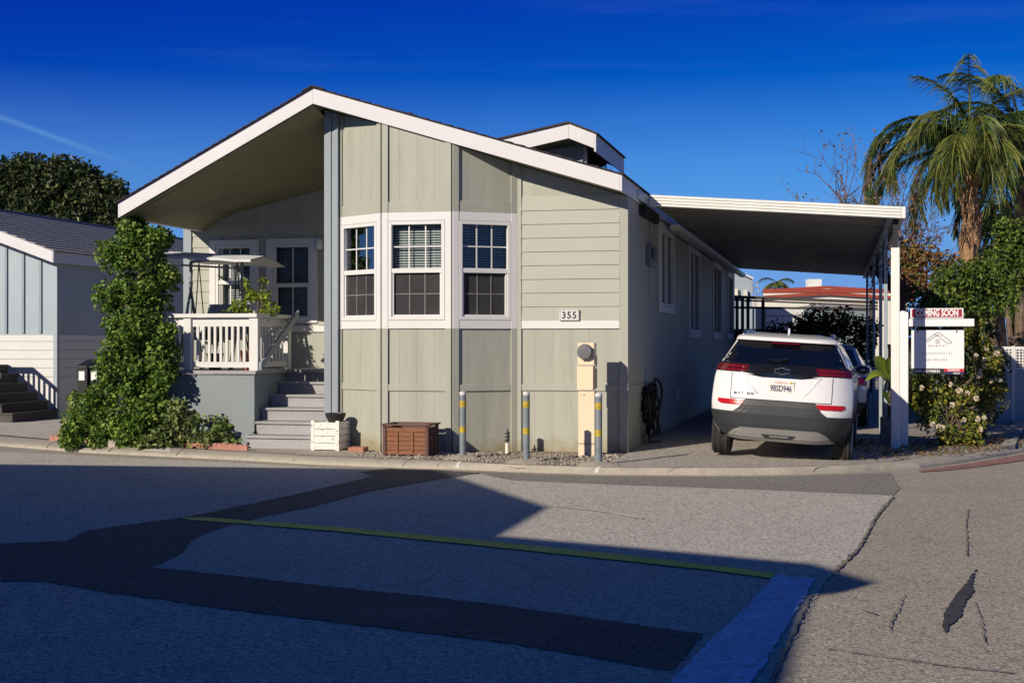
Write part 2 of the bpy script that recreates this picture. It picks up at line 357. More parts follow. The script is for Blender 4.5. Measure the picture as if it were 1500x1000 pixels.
# deep polarised winter blue: the same sky with its warm scatter taken off
skyc = vmath('MAXIMUM', vmath('MULTIPLY', vmath('SUBTRACT', sky.outputs[0], (1.45, 1.35, 0)), (2.0, 1.7, 1.52)), (.02, .03, .03))
skyc = vmath('MINIMUM', skyc, (.8, 5.4, 12.9))
sx = nt.nodes.new('ShaderNodeSeparateColor'); nt.links.new(skyc, sx.inputs[0])
m1 = nt.nodes.new('ShaderNodeMath'); m1.operation = 'MULTIPLY'; m1.inputs[1].default_value = .10; nt.links.new(sx.outputs[2], m1.inputs[0])
m2 = nt.nodes.new('ShaderNodeMath'); m2.operation = 'MAXIMUM'; nt.links.new(m1.outputs[0], m2.inputs[0]); nt.links.new(sx.outputs[1], m2.inputs[1])
cc = nt.nodes.new('ShaderNodeCombineColor'); nt.links.new(sx.outputs[0], cc.inputs[0]); nt.links.new(m2.outputs[0], cc.inputs[1]); nt.links.new(sx.outputs[2], cc.inputs[2]); skyc = cc.outputs[0]
hz = nt.nodes.new('ShaderNodeMapRange'); spz = nt.nodes.new('ShaderNodeSeparateXYZ'); nt.links.new(dirv, spz.inputs[0]); nt.links.new(spz.outputs[2], hz.inputs[0])
hz.inputs[1].default_value = .19; hz.inputs[2].default_value = .02; hz.inputs[3].default_value = 0; hz.inputs[4].default_value = .95
skyc = _mix(nt, hz.outputs[0], skyc, (2.9, 5.8, 12.3))
nv = nt.nodes.new('ShaderNodeMapRange'); nt.links.new(spz.outputs[2], nv.inputs[0])
nv.inputs[1].default_value = .13; nv.inputs[2].default_value = .27; nv.inputs[3].default_value = 0; nv.inputs[4].default_value = .65
skyc = _mix(nt, nv.outputs[0], skyc, (0, .45, 6.2))
# overhead, out of the picture, the sky is a darker slate blue
mr = nt.nodes.new('ShaderNodeMapRange'); sp = nt.nodes.new('ShaderNodeSeparateXYZ'); nt.links.new(dirv, sp.inputs[0]); nt.links.new(sp.outputs[2], mr.inputs[0])
mr.inputs[1].default_value = .30; mr.inputs[2].default_value = .55; mr.inputs[3].default_value = 0; mr.inputs[4].default_value = 1
skyc = _mix(nt, mr.outputs[0], skyc, (.05, .62, 2.6))
mp = nt.nodes.new('ShaderNodeMapping'); mp.inputs['Scale'].default_value = (2.2, 2.2, 34); mp.inputs['Rotation'].default_value = (0, R(2), 0); nt.links.new(dirv, mp.inputs[0])
wisp = _ramp(nt, _noise(nt, mp.outputs[0], 1.6, 5, .6), .55, .85, 0, .06)
a, b = ray(-60, 150).normalized(), ray(212, 249).normalized()
pn = a.cross(b).normalized()
def dot(vec):
    n = nt.nodes.new('ShaderNodeVectorMath'); n.operation = 'DOT_PRODUCT'; n.inputs[1].default_value = vec; nt.links.new(dirv, n.inputs[0]); return n.outputs['Value']
ab = nt.nodes.new('ShaderNodeMath'); ab.operation = 'ABSOLUTE'; nt.links.new(dot(pn), ab.inputs[0])
trail = _ramp(nt, ab.outputs[0], .0002, .0028, .30, 0)
tang = (b - a).normalized()
end = _ramp(nt, dot(tang), b.dot(tang) - .06, b.dot(tang), 1, 0)
mu = nt.nodes.new('ShaderNodeMath'); mu.operation = 'MULTIPLY'; nt.links.new(trail, mu.inputs[0]); nt.links.new(end, mu.inputs[1])
ad = nt.nodes.new('ShaderNodeMath'); ad.operation = 'ADD'; ad.use_clamp = True; nt.links.new(mu.outputs[0], ad.inputs[0]); nt.links.new(wisp, ad.inputs[1])
nt.links.new(_mix(nt, ad.outputs[0], skyc, (3.2, 7.0, 11.5)), bg.inputs[0])
bg.inputs[1].default_value = .055
sl = bpy.data.lights.new('sun', 'SUN'); sl.energy = 4.9; sl.angle = R(.5); sl.color = (1, .90, .74)
so = bpy.data.objects.new('sun', sl); link(so)
so.rotation_euler = (-Vector((SH.x * math.cos(SUN_EL), SH.y * math.cos(SUN_EL), -math.sin(SUN_EL)))).to_track_quat('Z', 'Y').to_euler()
cd = bpy.data.cameras.new('camera'); co = bpy.data.objects.new('camera', cd); link(co)
co.location = CAMP; co.rotation_euler = (R(90), 0, 0); cd.sensor_width = 36; cd.lens = 48; cd.clip_end = 2000; cd.clip_start = .05
SC.camera = co
SC.view_settings.view_transform = 'Standard'; SC.view_settings.look = 'None'; SC.view_settings.exposure = 0.15; SC.view_settings.gamma = 1
SC.cycles.max_bounces = 8; SC.cycles.transparent_max_bounces = 16; SC.cycles.use_denoising = True
# ------------------------------------------------------------------ ground, road, kerb
def jag(pts, step=.12, amp=.012, seed=1, closed=True):
    r = random.Random(seed); out = []; n = len(pts)
    for i in range(n if closed else n - 1):
        p, q = pts[i], pts[(i + 1) % n]; k = max(1, int((q - p).length / step)); k = min(k, 400)
        for j in range(k):
            x = p.lerp(q, j / k)
            if j: x = x + Vector((r.uniform(-amp, amp), r.uniform(-amp, amp), 0))
            out.append(x)
    return out
def sheet(name, px, z, m, amp=.0, seed=1):
    pts = [G(x, y, z) for x, y in px]
    if amp: pts = jag(pts, .045, amp, seed)
    mb = MB(); mb.add(pts, [tuple(range(len(pts)))])
    return struct(name, mb, m)
mb = MB(); mb.add([(-500, -500, -.03), (500, -500, -.03), (500, 700, -.03), (-500, 700, -.03)], [(0, 1, 2, 3)])
struct('ground', mb, M['lot'])
mb = MB(); mb.add([(-90, -60, 0), (90, -60, 0), (90, 40, 0), (-90, 40, 0)], [(0, 1, 2, 3)])
struct('road', mb, M['asph'])
Z1, Z2, Z3 = .004, .008, .012
# lighter worn field of asphalt in front of the home
sheet('road_patch', [(-420, 645), (0, 661), (355, 678), (560, 689), (700, 694), (750, 703), (943, 711), (1120, 717), (1308, 725), (1285, 752), (1258, 800), (1220, 838), (1190, 880), (1150, 960), (1122, 1020), (1100, 1120), (-900, 1120), (-900, 700)], Z1, M['asph_light'], .02, 3)
sheet('road_patch', [(700, 690), (755, 693), (877, 697), (1044, 698), (1150, 697), (1247, 694), (1305, 692), (1318, 715), (1308, 725), (1120, 717), (943, 711), (750, 703)], Z1 + .002, M['asph_mid'], .008, 4)
sheet('trench_patch', [(-900, 830), (-60, 797), (96, 792), (127, 777), (185, 768), (263, 758), (345, 742), (430, 724), (547, 697), (527, 691), (567, 686), (640, 688), (704, 692), (633, 703), (542, 719), (456, 742), (395, 754), (334, 769), (300, 780), (279, 792), (263, 812), (223, 830), (340, 842), (456, 855), (620, 872), (760, 889), (900, 909), (1034, 928), (983, 981), (870, 962), (760, 943), (600, 923), (456, 906), (304, 888), (240, 877), (167, 868), (66, 851), (-60, 850), (-900, 900)], Z2, M['asph_dark'], .014, 5)
sheet('tar_patch', [(1431, 832), (1424, 852), (1426, 866), (1413, 882), (1408, 900), (1396, 912), (1383, 926), (1380, 915), (1384, 896), (1398, 872), (1412, 858), (1422, 842)], Z2, M['tar'], .008, 6)
sheet('yellow_line', [(265, 757), (300, 757), (500, 771.5), (700, 790), (900, 810.5), (1060, 829), (1137, 838.5), (1130, 846), (1040, 834), (880, 817), (700, 798), (500, 778), (300, 762), (276, 761)], Z3, M['yellow'], .006, 7)
sheet('blue_line', [(1136, 840), (1195, 847), (1150, 922), (1100, 1000), (1040, 1100), (910, 1100), (978, 1000), (1046, 932), (1092, 888)], Z3, M['blueline'], .01, 8)
sheet('worn_line', [(811, 739.5), (880, 747), (943, 757.6), (940, 759), (880, 748.6), (811, 740.6)], Z3, M['wline'], .01, 9)
# cracks in the asphalt
def crack(px, wd, seed, m='tar', z=Z3):
    r = random.Random(seed); pts = jag([G(x, y, z) for x, y in px], .05, .007, seed, False); mb = MB(); l = []; q = []
    for i, p in enumerate(pts):
        t = (pts[min(i + 1, len(pts) - 1)] - pts[max(i - 1, 0)]).normalized(); n = Vector((-t.y, t.x, 0)); k = wd * r.uniform(.3, 1)
        l.append(p + n * k); q.append(p - n * k)
    mb.grid([q, l]); return mb
mb = MB()
for k, (px, wd) in enumerate([([(1418, 745), (1415, 770), (1417, 800), (1416, 815)], .007), ([(1428, 880), (1438, 910), (1444, 945)], .005), ([(1210, 948), (1290, 960), (1390, 974), (1500, 986)], .010),
                              ([(1308, 727), (1285, 754), (1258, 802), (1222, 838)], .014), ([(1190, 870), (1160, 930), (1128, 1000)], .008), ([(1265, 893), (1285, 899), (1300, 897)], .010), ([(1325, 870), (1310, 900), (1302, 925)], .006)]):
    c = crack(px, wd, 20 + k); mb.add(c.v, c.f)
struct('road_crack', mb, M['grit'])
KF = [(-300, 640), (0, 653), (127, 663), (250, 669), (355, 674), (456, 680), (560, 684), (659, 687), (755, 691), (877, 695), (1044, 696), (1150, 695), (1247, 692), (1348, 686), (1400, 679), (1449, 671), (1500, 662), (1600, 645)]
KB = [(-300, 622), (0, 637), (127, 648), (250, 655), (355, 661), (456, 667), (560, 671), (659, 675), (755, 681), (877, 684), (1044, 685), (1150, 684), (1247, 681), (1320, 675), (1372, 666), (1420, 657), (1468, 649), (1560, 634)]
def kerb(i0, i1, name, m):
    mb = MB(); rows = []; f = []; k = []
    for j in range((i1 - i0) * 6 + 1):
        i = min(i0 + j // 6, i1 - 1) if j < (i1 - i0) * 6 else i1 - 1; t = j / 6 - (i - i0)
        f.append(G(*KF[i], 0).lerp(G(*KF[i + 1], 0), t)); k.append(G(*KB[i], LOT).lerp(G(*KB[i + 1], LOT), t))
    rows = [[p + Vector((0, 0, -.02)) for p in f], [p + Vector((0, 0, .018)) for p in f]]
    for t, z in ((.12, .045), (.35, .068), (.7, .082), (1, .086)):
        rows.append([Vector((*p.lerp(q, t).xy, z)) for p, q in zip(f, k)])
    rows.append([q + (q - p).normalized() * .03 + Vector((0, 0, -.06)) for p, q in zip(f, k)])
    mb.grid(rows); return struct(name, mb, m, True)
kerb(0, 13, 'kerb', M['concrete']); kerb(13, len(KF) - 1, 'kerb', M['concrete'])
mb = MB()    # joints cut across the kerb
for x in (70, 160, 258, 430, 590, 640, 980, 1190):
    i = max(k for k in range(len(KF) - 1) if KF[k][0] <= x); t = (x - KF[i][0]) / (KF[i + 1][0] - KF[i][0])
    p = G(*KF[i], 0).lerp(G(*KF[i + 1], 0), t); q = G(*KB[i], 0).lerp(G(*KB[i + 1], 0), t) ; q = G(x + 20, 0 + (KB[i][1] + (KB[i + 1][1] - KB[i][1]) * t), LOT)
    d = (q - p); n = Vector((-d.y, d.x, 0)).normalized() * .005
    rows = [[Vector((*(p.lerp(q, tt) + s * n).xy, zz + .006)) for tt, zz in ((0, .02), (.12, .046), (.35, .069), (.7, .083), (1, .087))] for s in (-1, 1)]
    mb.grid(rows[::-1])
struct('kerb_joint', mb, M['grit'])
pts = [G(*p, LOT - .004) for p in KB] + [Vector((90, 60, LOT - .004)), Vector((90, 400, LOT - .004)), Vector((-120, 400, LOT - .004)), Vector((-120, 30, LOT - .004))]
mb = MB(); mb.add(pts, [tuple(range(len(pts)))]); struct('lot', mb, M['lot'])
sheet('red_kerb_paint', [(1345, 688), (1400, 681.5), (1449, 673.5), (1500, 665), (1560, 655), (1560, 665), (1500, 674), (1449, 681), (1400, 687), (1350, 691)], Z2, M['kerbred'], .012, 11)
# concrete apron, planting soil, driveway
sheet('concrete_path', [(-120, 638), (0, 636.5), (90, 644.5), (92, 612), (40, 606), (-120, 604)], LOT + .002, M['asph_light'], 0)
sheet('concrete_apron', [(350, 660.5), (456, 667), (560, 671), (600, 673), (602, 668), (540, 661), (480, 655), (350, 652)], LOT + .003, M['concrete'], 0)
sheet('soil_bed', [(540, 669.5), (659, 674.5), (755, 680.5), (878, 683.5), (918, 662), (900, 655), (640, 652), (500, 650), (500, 662)], LOT + .001, M['soil'], 0)
sheet('soil_bed', [(75, 644), (127, 647.5), (250, 654.5), (352, 660.5), (372, 650), (250, 635), (75, 630)], LOT + .001, M['soil'], 0)
def drive_z(u):
    if u < 1.2: return LOT + .004 + .035 * max(0, u) / 1.2
    return LOT + .039 - .05 * min(u - 1.2, 2.0) / 1.4 * .9
dv0 = [onV(x, y, 0) for x, y in ()]
mb = MB(); rows = []
for v in (-9, 0, 1, 3, 8, 16, 30):
    row = []
    for u in (0.02, .3, .6, .9, 1.2, 1.5, 1.9, 2.3, 2.7, 3.1, 3.5):
        if v == -9:                                        # front edge follows the back of the kerb
            a_ = min(range(len(KB) - 1), key=lambda i: abs(toL(G(*KB[i], LOT))[0] - u)); 
            ks = sorted((toL(G(*k, LOT))[0], toL(G(*k, LOT))[1]) for k in KB)
            vv = next(v0 + (v1 - v0) * (u - u0) / (u1 - u0) for (u0, v0), (u1, v1) in zip(ks, ks[1:]) if u0 <= u <= u1)
            row.append(L(u, vv - .015, LOT + .007))
        else: row.append(L(u, v, max(drive_z(u), LOT + .001) if v > .5 else (drive_z(u) + LOT + .007) / 2 if v == 0 else drive_z(u)))
    rows.append(row)
mb.grid(rows); struct('driveway', mb, M['drive'], True)

# ------------------------------------------------------------------ the mobile home
home = thing('mobile_home', 'sage green mobile home with white trim, angled bay of three windows and number 355', 'house', L(0, 0, LOT), -TH)
OV = .55; LEN = 19.0; VR = 1.95; BAY = .5
ap, rt, lf = onV(458, 129, -OV), onV(911, 256, -OV), onV(173, 297, -OV)
UA, ZA, UR, ZR, UL, ZL = ap[0], ap[2], rt[0], rt[2], lf[0], lf[2]
RT = .20
def ztop(u): return ZA + (ZR - ZA) * (u - UA) / (UR - UA) if u > UA else ZA + (ZL - ZA) * (u - UA) / (UL - UA)
def zbot(u): return ztop(u) - RT - .012
W0 = onV(497, 600, 0)[0]; B0 = onV(560, 600, -BAY)[0]; B1 = onV(662, 600, -BAY)[0]; W1 = onV(757, 600, 0)[0]
ZS1, ZS2, ZB1, ZB2, ZH1, ZH2, ZH3 = .865, .95, 1.665, 1.77, 3.05, 3.16, 3.30
class Face:
    """a vertical wall plane from (u,v) a to b, seen left to right; t is outward"""
    def __init__(s, a, b):
        s.a = Vector((*a, 0)); d = Vector((*b, 0)) - s.a; s.len = d.length; s.e = d.normalized(); s.n = Vector((s.e.y, -s.e.x, 0))
    def __call__(s, x, t, z):
        p = s.a + s.e * x + s.n * t; return L(p.x, p.y, z)
    def u(s, x, t=0): return (s.a + s.e * x + s.n * t).x
def slab(mb, F, x0, x1, z0, z1, t0, t1):
    """board on a face; z1 None = cut to the roof slope"""
    if z1 is None:
        za, zb = zbot(F.u(x0)), zbot(F.u(x1))
    else: za = zb = z1
    q = [F(x0, t0, z0), F(x1, t0, z0), F(x1, t1, z0), F(x0, t1, z0), F(x0, t0, za), F(x1, t0, zb), F(x1, t1, zb), F(x0, t1, za)]
    # outward is +t: front faces are the t1 side
    mb.add(q, [(0, 1, 2, 3), (7, 6, 5, 4), (2, 1, 5, 6), (0, 3, 7, 4), (1, 0, 4, 5), (3, 2, 6, 7)])
def grooved(mb, F, x0, x1, z0, z1, t, pitch=.24, gap=.0022):
    slab(mb, F, x0, x1, z0, z1, t - .03, t - .0022)
    n = max(1, round((x1 - x0) / pitch)); st = (x1 - x0) / n
    for i in range(n): slab(mb, F, x0 + i * st + (gap / 2 if i else 0), x0 + (i + 1) * st - (gap / 2 if i < n - 1 else 0), z0, z1, t - .0022, t)
def window(F, x0, x1, z0, z1, zm=None, grid=(3, 2), glassm='glass', slider=False, lower_screen=True, blinds=True, fw=.045, label=None, frame='white', proud=.03, deep=.05):
    mb = MB()
    for a in ((x0, x0 + fw, z0, z1), (x1 - fw, x1, z0, z1)): slab(mb, F, *a, -deep, proud)
    for a in ((x0 + fw, x1 - fw, z0, z0 + fw), (x0 + fw, x1 - fw, z1 - fw, z1)): slab(mb, F, *a, -deep, proud)
    xi0, xi1, zi0, zi1 = x0 + fw, x1 - fw, z0 + fw, z1 - fw
    if slider:
        xm = (xi0 + xi1) / 2; slab(mb, F, xm - .025, xm + .025, zi0, zi1, -deep, proud - .012); cells = [(xi0, xm - .025, zi0, zi1, 0), (xm + .025, xi1, zi0, zi1, 0)]
    else:
        slab(mb, F, xi0, xi1, zm - .03, zm + .03, -deep, proud - .008)
        s = .025                                            # lower sash rails stand behind the frame
        for a in ((xi0, xi0 + s, zi0, zm - .03), (xi1 - s, xi1, zi0, zm - .03)): slab(mb, F, *a, -deep, proud - .02)
        slab(mb, F, xi0 + s, xi1 - s, zi0, zi0 + s, -deep, proud - .02)
        cells = [(xi0, xi1, zm + .03, zi1, 0), (xi0 + s, xi1 - s, zi0 + s, zm - .03, 1)]
    o = part('window', mb, M[frame], home, bevel=.004, label=label)
    for a, b, c, d, low in cells:
        mb = MB(); scr = low and lower_screen
        slab(mb, F, a, b, c, d, -.03, -.026); part('screen' if scr else 'pane', mb, M['screen'] if scr else M[glassm], o)
        if grid and not slider:
            mb = MB(); nx, nz = grid; hw = .008
            for i in range(1, nx): x = a + (b - a) * i / nx; slab(mb, F, x - hw, x + hw, c, d, -.025, -.018)
            for i in range(1, nz):
                z = c + (d - c) * i / nz
                for j in range(nx): slab(mb, F, a + (b - a) * j / nx + (hw if j else 0), a + (b - a) * (j + 1) / nx - (hw if j < nx - 1 else 0), z - hw, z + hw, -.025, -.018)
            part('muntin', mb, M['muntin_dull'] if scr else M['white'], o)
        if blinds and (not low or not lower_screen):
            mb = MB(); n = int((d - c) / .032)
            for i in range(n):
                z = c + (i + .5) * (d - c) / n
                p = [F(a, -.106, z + .0085), F(b, -.106, z + .0085), F(b, -.092, z - .0085), F(a, -.092, z - .0085)]
                mb.prism(p, (0, 0, .0015))
            for k in (.2, .8): slab(mb, F, a + (b - a) * k - .004, a + (b - a) * k + .004, c, d, -.104, -.1)
            part('blind', mb, M['blind'], o)
    return o
# --- front of the home: three bay faces and the plain wall to their right
FB = [Face((W0, 0), (B0, -BAY)), Face((B0, -BAY), (B1, -BAY)), Face((B1, -BAY), (W1, 0))]
FR = Face((W1, 0), (0, 0))
for k, F in enumerate(FB):
    n = F.len; c = .085
    mb = MB(); grooved(mb, F, 0, n, LOT, ZS1 + .04, 0); grooved(mb, F, 0, n, ZS1 + .04, ZB1 + .05, 0); slab(mb, F, 0, n, ZH1, ZH3 - .02, -.03, 0); grooved(mb, F, 0, n, ZH3 - .02, None, 0)
    slab(mb, F, 0, c, ZB1 + .05, ZH1, -.03, 0); slab(mb, F, n - c, n, ZB1 + .05, ZH1, -.03, 0)
    part('bay_panel', mb, M['sage'], home)
    mb = MB(); slab(mb, F, c, n - c, ZS1, ZS2, 0, .02); part('trim_board', mb, M['sage'], home, bevel=.003); mb = MB(); slab(mb, F, c, n - c, ZH2 + .002, ZH3, 0, .018); part('trim_board', mb, M['sage'], home, bevel=.003)
    for a, b in ((0.004, c), (n - c, n - .004)):
        m2_ = MB(); slab(m2_, F, a, b, LOT, ZB1, 0, .03); part('corner_board', m2_, M['sage'], home, bevel=.003)
        m2_ = MB(); slab(m2_, F, a, b, ZH2, None, 0, .03); part('corner_board', m2_, M['sage'], home, bevel=.003)
    mb = MB()
    for a, b in ((0.004, c), (n - c, n - .004)): slab(mb, F, a, b, ZB1, ZH2, 0, .03)
    slab(mb, F, c, n - c, ZB1, ZB2, 0, .024); slab(mb, F, c, n - c, ZH1, ZH2, 0, .024)
    part('window_trim', mb, M['white'], home, bevel=.003)
    window(F, c + .004, n - c - .004, ZB2 + .004, ZH1 - .004, 2.41, glassm='glass_blue' if k == 0 else 'glass', label=('window on the left splay of the bay reflecting blue sky', 'middle window of the bay with blinds in its upper sash', 'window on the right splay of the bay')[k])
n = FR.len
mb = MB(); grooved(mb, FR, 0, n, LOT, ZS1 + .04, 0); grooved(mb, FR, 0, n, ZS1 + .04, ZB1 + .03, 0); grooved(mb, FR, 0, n, ZB1 + .03, None, 0)
part('front_wall', mb, M['sage'], home)
mb = MB(); zl = [1.772 + .1776 * i for i in range(10)]
for a, b in zip(zl, zl[1:]):
    x0, x1 = .07, n - .092
    top = [min(b + .01, zbot(FR.u(x)) - .004) for x in (x0, x1)]
    if min(top) < a + .03: continue
    q = [FR(x0, .002, a), FR(x1, .002, a), FR(x1, .022, a), FR(x0, .022, a), FR(x0, .002, top[0]), FR(x1, .002, top[1]), FR(x1, .009, top[1]), FR(x0, .009, top[0])]
    mb.add(q, [(0, 1, 2, 3), (7, 6, 5, 4), (2, 1, 5, 6), (0, 3, 7, 4), (1, 0, 4, 5), (3, 2, 6, 7)])
part('lap_siding', mb, M['sage_lap'], home)
mb = MB(); slab(mb, FR, .07, n - .09, ZS1, ZS2, 0, .02); part('trim_board', mb, M['sage'], home, bevel=.003)
for q_ in ((n - .088, n + .022, LOT, None, 0, .03), (.002, .066, LOT, None, 0, .026)): mb = MB(); slab(mb, FR, *q_); part('corner_board', mb, M['sage'], home, bevel=.003)
mb = MB(); slab(mb, FR, .07, n - .09, ZB1, ZB2, 0, .026); part('belt_trim', mb, M['white'], home, bevel=.003)
# number plaque 355
pl, pr = onV(820, 461, -.03), onV(848.5, 461, -.03)
fq = lambda x, t, z: L(x, -.03 - t, z)
zc = (onV(834, 461.5, -.03)[2]); xc = (pl[0] + pr[0]) / 2; hw = (pr[0] - pl[0]) / 2
mb = MB(); mb.box(xc - hw, xc + hw, -.052, -.024, zc - .072, zc + .072)
pq = part('number_plaque', mb, M['white'], home, bevel=.004, label='white plaque with the black house number 355')
mb = MB()
for i in range(14):
    for zz in (-.062, .062): mb.lathe(lambda x, y, z, i=i, zz=zz: L(xc - hw + .012 + i * (2 * hw - .024) / 13 + x, -.052 - z, zc + zz + y), [(.007, 0), (.004, .004)], 6)
for i in range(5):
    for xx in (-hw + .012, hw - .012): mb.lathe(lambda x, y, z, i=i, xx=xx: L(xc + xx + x, -.052 - z, zc - .045 + i * .0225 + y), [(.007, 0), (.004, .004)], 6)
part('beading', mb, M['greyink'], pq)
part('numeral', text_mb('355', .12, lambda x, d, z: L(xc + x, -.0535 + d * .5, zc + z - .004), .003, .003, 1.15), M['blackink'], pq)
# --- side wall along the carport
FS = Face((0, 0), (0, LEN))
def sw(px, y, u=.02): return onU(px, y, u)
wins = []
for (xa, xb, yt, yb, lab) in ((967, 988, 333, 448, 'short sliding window nearest the front corner of the side wall'), (1010, 1026, 363, 487, 'tall window second along the side wall'), (1045, 1057.5, 386, 490, 'tall window third along the side wall'), (1066, 1074, 401, 492, None)):
    A_, B_ = sw(xa, yt), sw(xb, yt); zb_ = sw(xa, yb)[2]; wins.append((A_[1], B_[1], zb_, A_[2], lab))
mb = MB(); x = 0
for (a_, b_, z0_, z1_, _) in wins:
    slab(mb, FS, x, a_, LOT, zbot(0), -.05, 0); slab(mb, FS, a_, b_, LOT, z0_, -.05, 0); slab(mb, FS, a_, b_, z1_, zbot(0), -.05, 0); x = b_
slab(mb, FS, x, LEN, LOT, zbot(0), -.05, 0); part('side_wall', mb, M['sage'], home)
for (a_, b_, z0_, z1_, lab) in wins:
    mb = MB(); t = .1
    slab(mb, FS, a_ - .02, a_ + t, z0_, z1_, .001, .025); slab(mb, FS, b_ - t, b_ + .02, z0_, z1_, .001, .025); slab(mb, FS, a_ - .02, b_ + .02, z1_ - t + .09, z1_ + .09, .001, .027); slab(mb, FS, a_ - .02, b_ + .02, z0_ - .09, z0_ + t - .09, .001, .03)
    part('window_trim', mb, M['white'], home, bevel=.003)
    window(FS, a_ + t + .002, b_ - t - .002, z0_ + .015, z1_ - .015, slider=True, blinds=False, glassm='glass_dark', grid=None, label=lab)
mb = MB(); slab(mb, FS, .03, LEN, ZS1 + .02, ZS1 + .06, 0, .016); slab(mb, FS, .004, .1, LOT, zbot(0), 0, .018); slab(mb, FS, 3.28, 3.31, LOT, ZS1, 0, .012)
part('trim_board', mb, M['sage'], home)
mb = MB(); vv = sw(990, 575)[1]; slab(mb, FS, vv, vv + .5, .50, .72, 0, .02); part('skirt_vent', mb, M['steel'], home)
# back and left walls close the shell
FL = Face((UL + .3, LEN), (UL + .3, VR)); FK = Face((0, LEN), (UL + .3, LEN)); FI = Face((W0 - .12, VR), (W0 - .12, 0))
mb = MB(); slab(mb, FL, 0, FL.len, LOT, zbot(UL + .3) - .01, -.05, 0); part('side_wall', mb, M['sage'], home)
mb = MB(); slab(mb, FK, 0, FK.len, LOT, 3.0, -.05, 0); k = FK.len + UA
mb.prism([L(-.05, LEN - .04, 3.0), L(UL + .35, LEN - .04, 3.0), L(UL + .35, LEN - .04, zbot(UL + .35)), L(UA, LEN - .04, zbot(UA)), L(-.05, LEN - .04, zbot(-.05))], VX * -.03); part('rear_wall', mb, M['sage'], home)
mb = MB(); slab(mb, FI, 0, FI.len, LOT, zbot(W0 - .12) - .02, -.05, 0); part('side_wall', mb, M['sage'], home)
# porch corner post: two boards, blue grey
p0, p1 = onV(475.5, 600, -.1)[0], onV(495, 600, -.1)[0]
mb = MB(); pm = (p0 + p1) / 2 + .005
for a_, b_, yy in ((p0, pm - .003, -.12), (pm + .003, p1, -.105)):
    za, zb2 = zbot(a_), zbot(b_)
    mb.prism([L(a_, yy, LOT), L(b_, yy, LOT), L(b_, yy, zb2), L(a_, yy, za)], VX * .16)
part('porch_post', mb, M['bluegrey'], home, bevel=.004)
# --- recessed porch wall
UPL = onV(272, 400, VR)[0]
FP = Face((UPL, VR), (W0 - .12, VR))
def pz(px, y): return onV(px, y, VR)
PZB = pz(430, 477)[2]; PZB0 = pz(430, 486)[2]
cl, cr = pz(283, 331)[2], pz(475, 258)[2]
def zc_(x): return cl + (cr - cl) * x / FP.len
WP = []
for xa, xb, yt, yb, ym in ((308, 380, 352, 472, 414), (391, 466, 350, 473, 418)):
    WP.append((pz(xa, 400)[0] - UPL, pz(xb, 400)[0] - UPL, pz(xa, yb)[2], pz(xa, yt)[2], pz(xa, ym)[2]))
mb = MB()
def pwall(x0, x1, z0, z1): 
    za, zb2 = (zc_(x0), zc_(x1)) if z1 is None else (z1, z1)
    q = [FP(x0, -.05, z0), FP(x1, -.05, z0), FP(x1, 0, z0), FP(x0, 0, z0), FP(x0, -.05, za), FP(x1, -.05, zb2), FP(x1, 0, zb2), FP(x0, 0, za)]
    mb.add(q, [(0, 1, 2, 3), (7, 6, 5, 4), (2, 1, 5, 6), (0, 3, 7, 4), (1, 0, 4, 5), (3, 2, 6, 7)])
x = 0
for a_, b_, z0_, z1_, zm_ in WP:
    pwall(x, a_ + .05, LOT, None); pwall(a_ + .05, b_ - .05, LOT, z0_ + .05); pwall(a_ + .05, b_ - .05, z1_ - .05, None); x = b_ - .05
pwall(x, FP.len, LOT, None); part('porch_wall', mb, M['sage'], home)
mb = MB(); z = PZB + .01
while z < 3.25:
    segs = [(.12, WP[0][0] - .002), (WP[0][1] + .002, WP[1][0] - .002), (WP[1][1] + .002, FP.len)] if z < WP[0][3] - .02 else [(.12, FP.len)]
    for x0, x1 in segs:
        zt = z + .172
        if zt > zc_(x0): continue
        q = [FP(x0, .002, z), FP(x1, .002, z), FP(x1, .02, z), FP(x0, .02, z), FP(x0, .002, zt), FP(x1, .002, zt), FP(x1, .008, zt), FP(x0, .008, zt)]
        mb.add(q, [(0, 1, 2, 3), (7, 6, 5, 4), (2, 1, 5, 6), (0, 3, 7, 4), (1, 0, 4, 5), (3, 2, 6, 7)])
    z += .17
part('lap_siding', mb, M['sage_lap'], home)
mb = MB(); slab(mb, FP, 0, FP.len, PZB0, PZB, 0, .03); part('belt_trim', mb, M['white'], home)
mb = MB(); slab(mb, FP, -.02, .11, 1.1, zc_(0) - .005, -.06, .04); part('corner_board', mb, M['bluegrey'], home)
for k, (a_, b_, z0_, z1_, zm_) in enumerate(WP):
    t = .1; mb = MB()
    slab(mb, FP, a_, a_ + t, z0_, z1_, 0, .035); slab(mb, FP, b_ - t, b_, z0_, z1_, 0, .035); slab(mb, FP, a_ + t, b_ - t, z1_ - .085, z1_, 0, .034); slab(mb, FP, a_ + t, b_ - t, z0_, z0_ + .03, 0, .04)
    part('window_trim', mb, M['white'], home, bevel=.003)
    window(FP, a_ + t + .002, b_ - t - .002, z0_ + .032, z1_ - .087, zm_, grid=(2, 1) if k else (3, 1), lower_screen=False, glassm='glass', label=('porch window nearer the left corner, behind the swing canopy', 'porch window nearer the steps')[k])
mb = MB(); q = onV(471, 357, VR); mb.lathe(lambda x, y, z: L(q[0] + x, VR - .1 + y, q[2] + z), [(.045, -.09), (.06, .0), (.05, .06), (.015, .09)], 12); part('porch_lamp', mb, M['white'], home, smooth=True)
